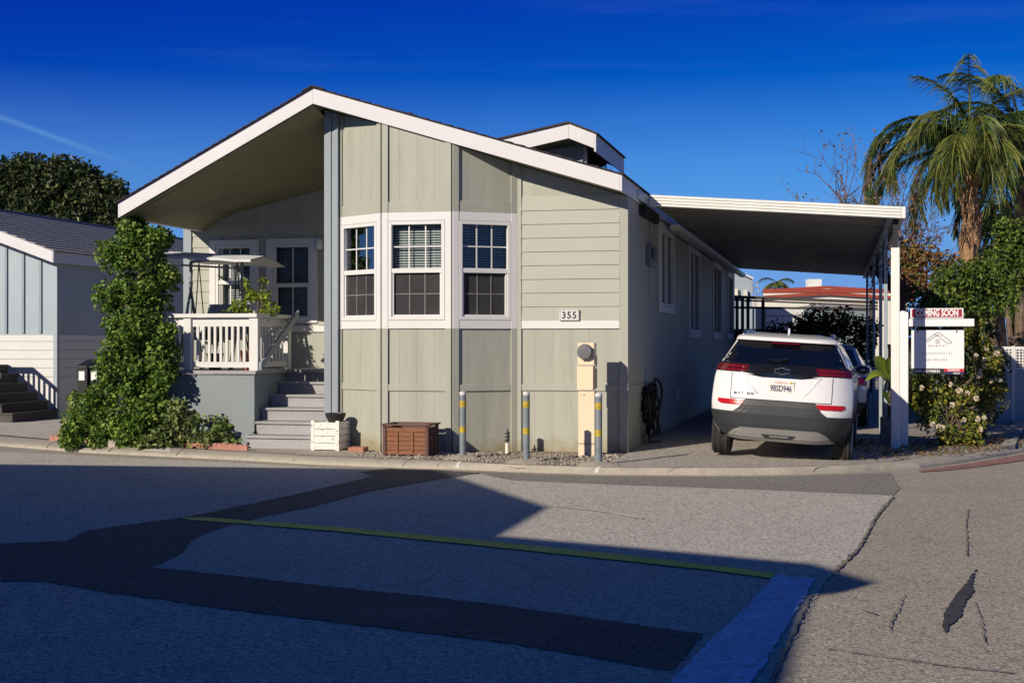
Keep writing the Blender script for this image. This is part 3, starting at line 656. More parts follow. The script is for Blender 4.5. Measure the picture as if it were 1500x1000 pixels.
# --- roof: two slopes, white fascia, dark shingles, porch soffit
def slope(mb, ua, ub, v0, v1, zt0, zt1):
    pts = [(ua, ztop(ua) + zt0), (ub, ztop(ub) + zt0), (ub, ztop(ub) + zt1), (ua, ztop(ua) + zt1)]
    mb.prism([L(u, v0, z) for u, z in pts], VX * (v1 - v0))
mb = MB(); slope(mb, UA + .001, UR - .03, -OV + .03, LEN + .2, -RT, -.004); slope(mb, UL + .03, UA - .001, -OV + .03, LEN + .2, -RT, -.004)
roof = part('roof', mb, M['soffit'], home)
mb = MB(); slope(mb, UA + .001, UR - .03, -OV, -OV + .028, -RT - .004, 0); slope(mb, UL + .03, UA - .001, -OV, -OV + .028, -RT - .004, 0)
slope(mb, UR - .028, UR, -OV, LEN, -RT - .004, 0); slope(mb, UL, UL + .028, -OV, LEN, -RT - .004, 0)
part('fascia', mb, M['fascia'], roof)
mb = MB(); rr = random.Random(4); nrow = 26
for side, ua, ub in ((0, UR + .03, UA), (1, UL - .03, UA)):
    for i in range(nrow):
        a_ = ua + (ub - ua) * i / nrow; b_ = ua + (ub - ua) * (i + 1) / nrow
        pts = [(a_, ztop(a_) + .004), (b_, ztop(b_) + .004), (b_, ztop(b_) + .010), (a_, ztop(a_) + .024)]
        mb.prism([L(u, -OV - .035, z) for u, z in pts], VX * (LEN + OV + .2))
    # ridge cap
slope(mb, UA - .01, UA + .14, -OV - .045, LEN + .2, .024, .036); slope(mb, UA - .14, UA + .01, -OV - .045, LEN + .2, .024, .036)
part('shingles', mb, M['shingle'], roof)
mb = MB()                                                   # porch ceiling
rows = []
for i in range(9):
    t = i / 8; v = -OV + .03 + (VR - .002 + OV - .03) * t; row = []
    for j in range(9):
        s = j / 8; uf = UL + .03 + (UA - .0 - UL - .03) * s if j < 8 else UA
        zf = zbot(uf) - .004 if True else 0
        ub_ = UPL + (W0 - .12 - UPL) * s; zb2 = zc_((ub_ - UPL)) + .004
        row.append(L(uf + (ub_ - uf) * t, v, zf + (zb2 - zf) * t))
    rows.append(row)
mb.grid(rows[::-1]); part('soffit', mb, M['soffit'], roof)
mb = MB(); slope(mb, UL + .03, UA - .02, -OV + .16, -OV + .2, -RT - .022, -RT - .004); part('soffit_strip', mb, M['soffit'], roof)
q = onV(590, 163, 1.2); mb = MB(); zt = ztop(q[0]); mb.box(q[0] - .16, q[0] + .16, 1.1, 1.5, zt - .05, zt + .13); part('roof_vent', mb, M['shingle'], roof, bevel=.03)
# --- dormer (clerestory) standing on the right slope
VD = 2.3
da, dl, dr = onV(833, 181, VD), onV(738, 203.5, VD), onV(873, 196.5, VD); DL = 2.7
dz = lambda u: da[2] + (dr[2] - da[2]) * (u - da[0]) / (dr[0] - da[0]) if u > da[0] else da[2] + (dl[2] - da[2]) * (u - da[0]) / (dl[0] - da[0])
ddl = dl[0] - 1.0
def dslope(mb, ua, ub, v0, v1, a_, b_): mb.prism([L(ua, v0, dz(ua) + a_), L(ub, v0, dz(ub) + a_), L(ub, v0, dz(ub) + b_), L(ua, v0, dz(ua) + b_)], VX * (v1 - v0))
mb = MB()
for a_, b_ in ((da[0], dr[0] - .03), (ddl, da[0])): dslope(mb, a_, b_, VD + .03, VD + DL, -.2, -.005)
dm = part('dormer', mb, M['soffit'], home, label='small raised roof dormer with white fascia')
mb = MB()
for a_, b_ in ((da[0] + .002, dr[0] - .03), (ddl, da[0] - .002)): dslope(mb, a_, b_, VD, VD + .028, -.215, 0)
dslope(mb, dr[0] - .028, dr[0], VD, VD + DL, -.26, 0); part('fascia', mb, M['fascia'], dm)
mb = MB()
for a_, b_ in ((da[0], dr[0] + .03), (ddl, da[0])): dslope(mb, a_, b_, VD - .03, VD + DL, .003, .03)
part('shingles', mb, M['shingle'], dm)
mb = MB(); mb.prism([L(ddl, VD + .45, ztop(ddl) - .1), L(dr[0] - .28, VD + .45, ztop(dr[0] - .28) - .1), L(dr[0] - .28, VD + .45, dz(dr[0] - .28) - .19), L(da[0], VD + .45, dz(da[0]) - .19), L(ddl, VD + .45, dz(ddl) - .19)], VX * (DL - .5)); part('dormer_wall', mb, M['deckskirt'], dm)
mb = MB(); u_ = dr[0] - .278; mb.box(u_, u_ + .02, VD + .75, VD + DL - .3, ztop(u_) + .08, dz(u_) - .24); part('pane', mb, M['carblack'], dm)
mb = MB(); mb.box(u_ - .02, u_ + .04, VD + .5, VD + .62, ztop(u_), dz(u_) - .2); mb.box(u_ - .02, u_ + .04, VD + .62, VD + DL - .1, ztop(u_) + .02, ztop(u_) + .075); part('window_frame', mb, M['white'], dm)

# ------------------------------------------------------------------ porch deck and steps
DZ = 1.1; DU = onV(372.5, 560, 0)[0]; DUL = UL + .12; DV = 1.15
deck = thing('porch_deck', 'raised porch deck with blue grey skirting, white railing and grey steps', 'porch', L(DU, 0, LOT), -TH)
mb = MB(); 
Fd = Face((DUL, 0), (DU, 0)); slab(mb, Fd, 0, Fd.len, LOT, DZ - .05, -.04, 0)
Fe = Face((DU, 0), (DU, DV)); slab(mb, Fe, 0.001, Fe.len, LOT, DZ - .05, -.04, .001)
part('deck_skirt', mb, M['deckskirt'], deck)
mb = MB(); nb = 22
for i in range(nb):
    v0 = -.03 + (VR - .01 + .03) * i / nb; v1 = -.03 + (VR - .01 + .03) * (i + 1) / nb - .005
    mb.box(DUL, DU + .03 if v1 < DV - .08 else W0 - .18, v0, v1, DZ - .045, DZ)
part('deck_boards', mb, M['deckwood'], deck)
rise = (DZ - LOT) / 6; PR = p0 - .01
for i in range(5):
    ul_ = onV(357, 655, -.5)[0] if i == 0 else onV(366, 640, -.3)[0] if i == 1 else DU + .004
    vf = -.42 + i * (DV + .40) / 5; zt = LOT + rise * (i + 1)
    ur_ = W0 + .05 if vf < -.13 else W0 - .18
    mb = MB(); mb.box(ul_, ur_, vf - .03, vf + .34 if i < 4 else DV - .03, zt - .032, zt); mb.box(ul_ + .01, ur_ - .01, vf, vf + .025, zt - rise + (.0 if i == 0 else .0), zt - .034)
    if i < 2: mb.box(ul_ + .01, ul_ + .03, vf + .025, 0 - .012, LOT, zt - .034)
    part('step', mb, M['deckwood'], deck, bevel=.004)
mb = MB(); mb.box(DU + .004, W0 - .18, DV - .03, DV - .005, DZ - rise, DZ - .046); part('step_riser', mb, M['deckwood'], deck)
# railing
ZR1 = onV(372, 459, 0)[2]; ZRB0, ZRB1 = onV(330, 538, 0)[2], onV(330, 530, 0)[2]; ZRU = onV(330, 478, 0)[2]; ZRT = onV(330, 465, 0)[2]
def rx(px): return onV(px, 500, .03)[0]
mb = MB(); mb.box(DUL - .02, DU + .05, -.03, .13, ZRT, ZR1); mb.box(DU - .09, DU + .05, .131, DV + .15, ZRT, ZR1); part('rail_cap', mb, M['rail'], deck, bevel=.006)
posts = []
for a_, b_ in ((rx(270), rx(281)), (rx(366), rx(379)), (rx(188), rx(199))):
    mb = MB(); mb.box(a_, b_, .0, .1, DZ, ZRT - .002); part('rail_post', mb, M['rail'], deck, bevel=.005); posts.append((a_, b_))
mb = MB(); mb.box(DU - .085, DU + .01, DV + .03, DV + .12, DZ, ZRT - .002); part('rail_post', mb, M['rail'], deck, bevel=.005)
mb = MB()
for a_, b_ in ((posts[0][1] + .001, posts[1][0] - .001), (posts[2][1], posts[0][0] - .001)):
    mb.box(a_, b_, .03, .07, ZRU, ZRT - .004); mb.box(a_, b_, .03, .07, ZRB0, ZRB1)
mb.box(DU - .06, DU - .02, .101, DV + .03, ZRU, ZRT - .004); mb.box(DU - .06, DU - .02, .101, DV + .03, ZRB0, ZRB1)
part('rail_beam', mb, M['rail'], deck)
def bal(x0, x1, y0, y1):
    mb = MB(); mb.box(x0, x1, y0, y1, ZRB1 - .02, ZRU + .02); part('baluster', mb, M['rail'], deck)
x0, x1 = posts[0][1], posts[1][0]
for i in range(9): x = x0 + (x1 - x0) * (i + 1) / 10; bal(x - .018, x + .018, .028, .058)
x0, x1 = posts[2][1], posts[0][0]
for i in range(6): x = x0 + (x1 - x0) * (i + 1) / 7; bal(x - .018, x + .018, .028, .058)
for i in range(8): y = .1 + (DV - .07) * (i + 1) / 9; bal(DU - .062, DU - .03, y - .018, y + .018)
mb = MB(); a_ = L(DU + .075, -.02, DZ + .06); b_ = L(DU + .075, DV + .18, ZR1 + .02)
d_ = Vector((0, 0, .055)); mb.prism([a_ - d_, b_ - d_, b_ + d_, a_ + d_], UX * .04); part('handrail', mb, M['bluegrey'], deck, bevel=.01)

# ------------------------------------------------------------------ carport
cp = thing('carport', 'long white aluminium carport roof on slender posts over the driveway', 'carport', L(3.3, 1.2, LOT), -TH)
CV0, CV1 = 1.2, 18.4
cA, cB = onV(951, 285, CV0), onV(1320.5, 302.5, CV0)
CU0, CU1, CZ0, CZ1 = cA[0], cB[0], cA[2], cB[2]
cz = lambda u: CZ0 + (CZ1 - CZ0) * (u - CU0) / (CU1 - CU0)
mb = MB(); n = 42
prof = []
for i in range(n):
    v = CV0 + .12 + (CV1 - CV0 - .12) * i / n; w_ = (CV1 - CV0 - .12) / n
    prof += [(v, -.115), (v + w_ * .66, -.115), (v + w_ * .70, -.045), (v + w_ * .96, -.045)]
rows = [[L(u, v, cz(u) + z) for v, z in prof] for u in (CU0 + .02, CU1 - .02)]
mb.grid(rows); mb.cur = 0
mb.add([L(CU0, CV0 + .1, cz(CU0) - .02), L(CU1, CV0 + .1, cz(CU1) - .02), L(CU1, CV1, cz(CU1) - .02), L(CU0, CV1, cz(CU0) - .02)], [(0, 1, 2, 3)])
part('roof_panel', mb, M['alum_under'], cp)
mb = MB()                                                   # fluted front fascia
for i in range(4):
    z0 = -.155 + i * .039
    pts = [(CV0 + .02, z0), (CV0 + .0, z0 + .006), (CV0 + .0, z0 + .030), (CV0 + .02, z0 + .039)]
    for (u0, u1) in ((CU0, CU1),):
        mb.add([L(u, v, cz(u) + z) for u in (u0, u1) for v, z in pts], [(0, 4, 5, 1), (1, 5, 6, 2), (2, 6, 7, 3)])
mb.prism([L(CU0, CV0 + .021, cz(CU0) - .155), L(CU1, CV0 + .021, cz(CU1) - .155), L(CU1, CV0 + .021, cz(CU1)), L(CU0, CV0 + .021, cz(CU0))], VX * .09)
part('front_fascia', mb, M['alum'], cp)
mb = MB(); mb.prism([L(CU1, CV0 + .01, cz(CU1) - .15), L(CU1, CV1, cz(CU1) - .15), L(CU1, CV1, cz(CU1)), L(CU1, CV0 + .01, cz(CU1))], UX * .05); part('side_gutter', mb, M['alum'], cp)
mb = MB(); mb.prism([L(UR + .005, CV0 - .45, ZR - .16), L(CU0 - .005, CV0 + .01, CZ0 - .15), L(CU0 - .005, CV0 + .3, CZ0 - .15), L(UR + .005, CV0 + .4, ZR - .16)], (0, 0, .13)); part('flashing', mb, M['steel'], cp)
mb = MB(); q0, q1 = onU(993, 334, .22), onU(1078, 391, .22)
mb.prism([L(.10, q0[1], q0[2] - .03), L(.24, q0[1], q0[2] - .03), L(.24, q0[1], q0[2] + .05), L(.10, q0[1], q0[2] + .05)], VX * (16)); part('wall_gutter', mb, M['alum'], cp)
mb = MB(); mb.box(.012, .09, CV0 - .1, 2.6, ZR - .35, ZR - .21); part('ledger', mb, M['dark'], cp)
CUP = CU1 - .14
pv = [2.9, 5.2, 9.2, 15.0]
for v in pv:
    mb = MB(); mb.box(CUP - .025, CUP + .025, v - .03, v + .03, LOT - .05, cz(CUP) - .17); part('post', mb, M['steel'], cp, bevel=.006)
mb = MB(); q = onV(1311.5, 500, 1.38); mb.box(q[0] - .055, q[0] + .055, 1.335, 1.44, LOT - .04, onV(1311, 363, 1.38)[2]); part('post', mb, M['alum'], cp, bevel=.008, label='pale front post under the corner of the carport')
mb = MB(); mb.box(q[0] - .03, q[0] + .03, 1.36, 1.42, onV(1311, 363, 1.38)[2], cz(q[0]) - .15); part('post_stub', mb, M['dark'], cp)
mb = MB(); mb.box(CUP - .035, CUP + .035, CV0 + .13, CV1, cz(CUP) - .168, cz(CUP) - .1165); part('beam', mb, M['steel'], cp)
# old wires and dry vine hung along the posts
mb = MB(); rr = random.Random(9)
for k in range(7):
    pts = []; 
    for i in range(14): pts.append(L(CUP + rr.uniform(-.05, .05), 1.9 + i * .9 + rr.uniform(-.2, .2), cz(CUP) - .3 - k * .06 - .12 * abs(math.sin(i * 1.3 + k))))
    mb.tube(pts, .006, 5)
part('cable', mb, M['black'], cp)

# ------------------------------------------------------------------ cars
def interp(tab, z, k):
    if z <= tab[0][0]: return tab[0][k]
    for p, q in zip(tab, tab[1:]):
        if z <= q[0]: return p[k] + (q[k] - p[k]) * (z - p[0]) / (q[0] - p[0])
    return tab[-1][k]
class Car:
    # z above the ground, half width, rear y, front y, corner depth
    def __init__(s, tab): s.t = tab
    def hw(s, z): return interp(s.t, z, 1)
    def rear(s, x, z):
        h = s.hw(z); q = min(1, abs(x) / h); return interp(s.t, z, 2) + interp(s.t, z, 4) * q ** 5
    def body(s):
        mb = MB(); rings = []
        zs = sorted(set([t[0] for t in s.t] + [s.t[i][0] * .5 + s.t[i + 1][0] * .5 for i in range(len(s.t) - 1)]))
        for z in zs:
            h, y0, y1, dp = (interp(s.t, z, k) for k in (1, 2, 3, 4)); ring = []
            xs = [math.copysign(abs(math.sin(a * math.pi / 20)), a) for a in range(-10, 11)]
            for x in xs: ring.append(Vector((x * h, y0 + dp * abs(x) ** 5, z)))
            for i in range(1, 12): ring.append(Vector((h, y0 + dp + (y1 - y0 - dp - .3) * i / 12, z)))
            for x in xs[::-1]: ring.append(Vector((x * h, y1 - .3 * abs(x) ** 3, z)))
            for i in range(11, 0, -1): ring.append(Vector((-h, y0 + dp + (y1 - y0 - dp - .3) * i / 12, z)))
            rings.append(ring)
        n = len(rings[0]); vs = [p for r in rings for p in r]
        fs = [(i * n + j, i * n + (j + 1) % n, (i + 1) * n + (j + 1) % n, (i + 1) * n + j) for i in range(len(rings) - 1) for j in range(n)]
        k = (len(rings) - 1) * n; h = (n - 24) // 2
        # the roof skin closes strip by strip from rear to front
        rear = list(range(0, 21)); front = list(range(21 + 11, 21 + 11 + 21))[::-1]
        for j in range(20): fs.append((k + rear[j], k + rear[j + 1], k + front[j + 1], k + front[j]))
        fs.append(tuple([k + 20] + [k + i for i in range(21, 33)])); fs.append(tuple([k + 52] + [k + i for i in range(53, n)] + [k]))
        fs += [tuple(range(n - 1, -1, -1))]
        mb.add(vs, fs); return mb
    def rearpatch(s, rows, off=.006, nx=14, thick=.02):
        """panel following the rear of the body; rows of (z, x left, x right)"""
        mb = MB(); R_ = []
        for (z0, a0, b0), (z1, a1, b1) in zip(rows, rows[1:]):
            m = max(1, int(abs(z1 - z0) / .03))
            for i in range(m): t = i / m; R_.append((z0 + (z1 - z0) * t, a0 + (a1 - a0) * t, b0 + (b1 - b0) * t))
        R_.append(rows[-1])
        def P(x, z, o):
            x = max(-s.hw(z) * .9995, min(s.hw(z) * .9995, x)); e = .01
            dy = (s.rear(min(x + e, s.hw(z)), z) - s.rear(max(x - e, -s.hw(z)), z)) / (2 * e); dzz = (interp(s.t, z + e, 2) - interp(s.t, z - e, 2)) / (2 * e)
            n = Vector((dy, -1, dzz)).normalized(); return Vector((x, s.rear(x, z), z)) + n * o
        f = [[P(a + (b - a) * j / nx, z, off) for j in range(nx + 1)] for z, a, b in R_]
        k = [[P(a + (b - a) * j / nx, z, off - thick) for j in range(nx + 1)] for z, a, b in R_]
        mb.grid(f); mb.grid([k[0], f[0]]); mb.grid([f[-1], k[-1]])
        mb.grid([[r[0] for r in f], [r[0] for r in k]]); mb.grid([[r[-1] for r in k], [r[-1] for r in f]]); return mb
    def sidepatch(s, pts, sg, off=.005):
        """panel on the flank; rows (z, y0, y1)"""
        mb = MB(); rows = []
        for z, a, b in pts: rows.append([Vector((sg * (s.hw(z) + off), a + (b - a) * i / 8, z)) for i in range(9)])
        mb.grid(rows if sg > 0 else [r[::-1] for r in rows]); return mb
def wheel(car, x0, x1, y, z, r, sg):
    mb = MB(); fr = lambda a, b, c: Vector((c, y + a, z + b))
    pr = [(r * .66, x0), (r * .9, x0), (r * .97, x0 + .02 * (1 if x1 > x0 else -1))]
    d = (x1 - x0); 
    for t in (.12, .28, .30, .48, .5, .52, .70, .72, .88): pr.append((r * (.965 if t in (.29, .3, .5, .72) else 1.0), x0 + d * t))
    pr += [(r * .97, x1 - .02 * (1 if d > 0 else -1)), (r * .9, x1), (r * .66, x1)]
    mb.lathe(fr, pr, 36); t = part('wheel', mb, M['tyre'], car, local=True, smooth=False)
    mb = MB(); ox = x1 if abs(x1) > abs(x0) else x0; o = .008 * sg
    mb.lathe(fr, [(r * .64, ox - .03 * sg), (r * .62, ox + o), (r * .56, ox + o * .5), (r * .2, ox - .01 * sg), (r * .1, ox)], 30); part('rim', mb, M['steel'], t, local=True)
def mirror(car, m, x, y, z, sg):
    mb = MB(); mb.lathe(lambda a, b, c: Vector((x + sg * a * 1.25, y + c, z + b * .8)), [(.02, -.1), (.075, -.06), (.09, 0), (.085, .05), (.05, .09)], 16)
    mb.tube([(x - sg * .16, y - .03, z - .04), (x - sg * .04, y, z - .02)], .03, 8)
    o = part('mirror', mb, m, car, smooth=True, local=True)
    mb = MB(); mb.lathe(lambda a, b, c: Vector((x + sg * a * 1.25, y + c, z + b * .8)), [(.07, -.068), (.02, -.10)][::-1], 16); part('mirror_glass', mb, M['carblack'], o, local=True)
# --- white electric crossover in the carport, seen from behind
CA = math.atan((1300 - 750) / 2000)
cpos = D(1137, 500, 16.0); cpos.z = 0.075
ROLL = R(3.4)
suv = thing('parked_car', 'white crossover car parked under the carport, tail to the street, plate 9BSD946', 'car', cpos, rot=Matrix.Rotation(-CA, 4, 'Z') @ Matrix.Rotation(ROLL, 4, 'Y') @ Matrix.Scale(1.045, 4, (1, 0, 0)))
ST = [(.24, .62, .12, 3.70, .40), (.30, .69, .06, 3.80, .38), (.42, .755, .015, 3.86, .32), (.56, .785, .0, 3.88, .27), (.66, .79, .005, 3.88, .25), (.74, .79, .02, 3.86, .25), (.86, .785, .04, 3.78, .25), (.97, .775, .055, 3.55, .25),
      (1.045, .76, .06, 3.1, .26), (1.12, .735, .085, 2.9, .27), (1.155, .70, .115, 2.82, .25), (1.25, .655, .22, 2.6, .2), (1.36, .60, .34, 2.35, .17), (1.415, .575, .40, 2.2, .15), (1.425, .57, .31, 2.18, .15), (1.465, .555, .34, 2.08, .15), (1.485, .53, .42, 1.95, .15), (1.505, .47, .56, 1.8, .15), (1.522, .36, .75, 1.6, .15)]
c = Car(ST)
body = part('body', c.body(), M['carwhite'], suv, local=True, smooth=True)
body.modifiers.new('EdgeSplit', 'EDGE_SPLIT').split_angle = R(38)
win = part('rear_window', c.rearpatch([(1.15, -.665, .665), (1.26, -.60, .60), (1.36, -.535, .535), (1.405, -.50, .50)], .006), M['carglass'], suv, local=True)
part('window_surround', c.rearpatch([(1.148, -.69, .69), (1.26, -.635, .635), (1.36, -.58, .58), (1.418, -.55, .55)], .003), M['carblack'], suv, local=True)
part('brake_light', c.rearpatch([(1.412, -.16, .16), (1.424, -.16, .16)], .03), M['redlens'], suv, local=True)
part('light_bar', c.rearpatch([(.995, -.22, .22), (1.02, -.40, .40), (1.04, -.757, .757), (1.115, -.735, .735), (1.148, -.705, .705)], .006, 24), M['carblack'], suv, local=True)
for sg in (-1, 1):
    f = lambda a, b: (a, b) if sg > 0 else (-b, -a)
    part('tail_lamp', c.rearpatch([(1.046, *f(.40, .758)), (1.07, *f(.385, .753)), (1.125, *f(.37, .733))], .012, 12), M['redlens'], suv, local=True)
    mb = MB()
    for z in (1.062, 1.108):
        mb.tube([Vector((sg * (.42 + .26 * i / 6), c.rear(.42 + .26 * i / 6, z) - .014, z)) for i in range(7)], .006, 6)
    part('lamp_strip', mb, M['redlens2'], suv, local=True)
    part('rear_reflector', c.rearpatch([(.655, *f(.42, .66)), (.675, *f(.39, .705)), (.715, *f(.37, .70))], .008, 10), M['reflector'], suv, local=True)
    mirror(suv, M['carwhite'], sg * .84, 2.55, 1.10, sg)
    wheel(suv, sg * .585, sg * .792, .72, .300, .30, sg); wheel(suv, sg * .585, sg * .792, 3.08, .300, .30, sg)
    o_ = part('side_window', c.sidepatch([(1.16, .62, 2.75), (1.25, .68, 2.5), (1.36, .78, 2.2), (1.40, .9, 2.1)], sg), M['carblack'], suv, local=True)
    for yw in (.72, 3.08):                                   # black arch lip
        mb = MB(); pts = [Vector((sg * (c.hw(z_) - .004), yw + .36 * math.cos(a_), z_)) for a_ in [math.pi * i / 16 for i in range(17)] for z_ in [.30 + .36 * math.sin(a_)]]
        mb.tube(pts, .022, 6); part('wheel_arch', mb, M['carplast'], suv, local=True)
    part('sill', c.sidepatch([(.25, 1.1, 2.7), (.34, 1.1, 2.7), (.42, 1.1, 2.7)], sg), M['carplast'], suv, local=True)
    mb = MB(); mb.tube([Vector((sg * .50, .62, 1.475)), Vector((sg * .50, .68, 1.515)), Vector((sg * .50, .8, 1.528)), Vector((sg * .49, 1.75, 1.525)), Vector((sg * .48, 1.95, 1.50))], [.024, .024, .02, .018, .02], 8); part('roof_rail', mb, M['chrome'], suv, local=True, smooth=True)
    for y in (1.35, 1.95):
        mb = MB(); mb.box(sg * (c.hw(.98) + .004) - .01, sg * (c.hw(.98) + .004) + .01, y, y + .16, .955, .985, lambda a, b, d: Vector((a, b, d))); part('door_handle', mb, M['carwhite'], suv, local=True)
part('bumper', c.rearpatch([(.26, -.62, .62), (.34, -.70, .70), (.44, -.757, .757), (.56, -.783, .783), (.575, -.784, .784)], .010, 26), M['carplast'], suv, local=True)
part('bumper_insert', c.rearpatch([(.576, -.52, .52), (.62, -.46, .46), (.70, -.40, .40), (.725, -.385, .385)], .009, 14), M['carplast'], suv, local=True)
part('skid_plate', c.rearpatch([(.262, -.60, .60), (.30, -.565, .565), (.36, -.51, .51), (.395, -.44, .44), (.40, -.42, .42)], .022, 20), M['carsilver'], suv, local=True)
part('tow_cover', c.rearpatch([(.30, -.15, .15), (.335, -.19, .19)], .030, 10, .012), M['carplast'], suv, local=True); part('tow_bar', c.rearpatch([(.312, -.09, .10), (.325, -.10, .12)], .040, 8, .012), M['carsilver'], suv, local=True)
mb = MB()
for x in (-.56, .56): mb.tube([Vector((x * (1 + .0 * i), c.rear(x, z) - .003, z)) for i, z in enumerate((.73, .85, .95, 1.03))], .003, 4)
mb.tube([Vector((-.56 + 1.12 * i / 12, c.rear(-.56 + 1.12 * i / 12, .73) - .004, .73)) for i in range(13)], .0045, 4)
part('panel_gap', mb, M['black'], suv, local=True)
for sg in (-1, 1):                                           # creases pressed in the tailgate
    mb = MB(); mb.tube([Vector((sg * x, c.rear(x, z) + .004, z)) for x, z in ((.44, 1.03), (.38, .96), (.32, .87), (.26, .80))], .010, 8); part('crease', mb, M['carwhite'], suv, local=True, smooth=True)
mb = MB(); mb.tube([Vector((-.10, c.rear(0, 1.195) - .03, 1.19)), Vector((0.06, c.rear(0, 1.21) - .03, 1.215)), Vector((-.24, c.rear(.24, 1.20) - .02, 1.192))], [.012, .016, .008], 6); part('wiper', mb, M['carblack'], suv, local=True)
mb = MB(); mb.prism([Vector((-.01, .80, 1.52)), Vector((-.01, 1.02, 1.52)), Vector((-.01, .86, 1.585)), Vector((-.01, .83, 1.588))], (.02, 0, 0)); part('antenna', mb, M['carwhite'], suv, local=True, bevel=.004)
# outlined badge on the light bar
yb = c.rear(0, 1.08) - .014
bow = [(-.085, -.022), (-.03, -.022), (-.03, -.036), (.03, -.036), (.03, -.022), (.075, -.022), (.088, .022), (.03, .022), (.03, .036), (-.03, .036), (-.03, .022), (-.073, .022)]
mb = MB(); mb.tube([Vector((x, yb, 1.078 + z)) for x, z in bow + bow[:2]], .006, 6, False); part('badge', mb, M['chrome'], suv, local=True)
# number plate
yp = c.rear(0, .90) - .012
mb = MB(); mb.box(-.145, .145, yp, yp + .03, .815, .965, lambda a, b, d: Vector((a, b, d))); plate = part('number_plate', mb, M['plate'], suv, local=True, bevel=.003)
part('plate_number', text_mb('9BSD946', .098, lambda x, d, z: Vector((x, yp - .001 + d * .3, .872 + z)), .002, .002, .98, xs=.66), M['navy'], plate, local=True)
part('plate_state', text_mb('California', .036, lambda x, d, z: Vector((x, yp - .001 + d * .3, .944 + z)), .001, .0, 1, xs=1), M['redink'], plate, local=True)
mb = MB(); mb.box(.095, .13, yp - .002, yp, .935, .958, lambda a, b, d: Vector((a, b, d))); part('plate_sticker', mb, M['bandy'], plate, local=True)
for s_, x0, m_ in (('BOLT', -.47, 'navy'), ('EUV', -.335, 'navy')):
    part('badge_lettering', text_mb(s_, .042, lambda x, d, z: Vector((x0 + x, c.rear(abs(x0 + x), .79) - .004 + d * .3, .79 + z)), .002, .001, 1.05), M[m_], suv, local=True)
# --- second car further in
c2p = D(1196, 500, 22.4); c2p.z = LOT
car2 = thing('parked_car', 'pale car parked further in under the carport, ahead of the white crossover', 'car', c2p, rot=Matrix.Rotation(-CA, 4, 'Z'))
S2 = [(.2, .68, .08, 4.0, .3), (.4, .78, .0, 4.1, .3), (.75, .80, .02, 4.05, .28), (.86, .785, .08, 3.7, .28), (.93, .76, .12, 3.1, .25), (.98, .73, .2, 2.95, .22), (1.2, .63, .55, 2.4, .18), (1.30, .585, .7, 2.15, .15), (1.345, .52, .85, 1.95, .15), (1.37, .42, 1.0, 1.75, .15)]
c = Car(S2); b2 = part('body', c.body(), M['carblue'], car2, local=True, smooth=True); b2.modifiers.new('EdgeSplit', 'EDGE_SPLIT').split_angle = R(38)
part('rear_window', c.rearpatch([(.985, -.66, .66), (1.28, -.55, .55)], .006), M['carblack'], car2, local=True)
for sg in (-1, 1):
    part('side_window', c.sidepatch([(.99, .85, 2.85), (1.2, 1.0, 2.3), (1.29, 1.15, 2.05)], sg), M['carblack'], car2, local=True)
    f = lambda a, b: (a, b) if sg > 0 else (-b, -a)
    part('tail_lamp', c.rearpatch([(.70, *f(.5, .79)), (.83, *f(.5, .78))], .01), M['redlens'], car2, local=True)
    mirror(car2, M['carblue'], sg * .90, 2.55, 1.02, sg); wheel(car2, sg * .62, sg * .80, .75, .29, .29, sg); wheel(car2, sg * .62, sg * .80, 3.2, .29, .29, sg)
part('bumper', c.rearpatch([(.22, -.68, .68), (.36, -.76, .76), (.42, -.78, .78)], .01, 20), M['carplast'], car2, local=True)

# ------------------------------------------------------------------ things in front of the home
def HF(p):      # frame standing at a world point, squared up with the house
    return lambda x, y, z: Vector(p) + UX * x + VX * y + Vector((0, 0, z))
# bollards
for k, (px, py, pt, lab) in enumerate(((678, 671, 573, 'grey bollard with two yellow bands, nearest the brown crate'), (771, 677, 573, 'grey bollard with two yellow bands, right of the white standpipe'), (877, 681, 575, 'grey bollard with two yellow bands, beside the tan meter pedestal'))):
    p = G(px, py, LOT); top = EYE - (pt - 500) / 2000 * p.y; h = top - LOT; fr = HF(p)
    if k == 0 or True:
        b_ = thing('bollard', lab, 'bollard', p, -TH, 'bollards guarding the front wall')
        r_ = .040
        mb = MB(); mb.lathe(fr, [(r_, -.05), (r_, h - .045)], 20); part('post', mb, M['bollard'], b_, smooth=False)
        mb = MB(); mb.lathe(fr, [(r_ + .001, h - .044), (r_ + .001, h - .012), (r_ * .7, h)], 20); part('cap', mb, M['cap'], b_)
        for z in (h - .19, h - .50):
            mb = MB(); mb.lathe(fr, [(r_ + .0015, z), (r_ + .0015, z + .075)], 20); part('yellow_band', mb, M['bandy'], b_)
        mb = MB(); rows = []
        for i in range(7):
            t = i / 6; rr_ = .04 + .20 * t; rows.append([fr(rr_ * 1.25 * math.cos(a * math.pi / 12), rr_ * .9 * math.sin(a * math.pi / 12) - .06 * t, .055 * (1 - t ** 1.6) - .012) for a in range(25)])
        mb.grid(rows); part('footing', mb, M['concrete'], b_, smooth=True)
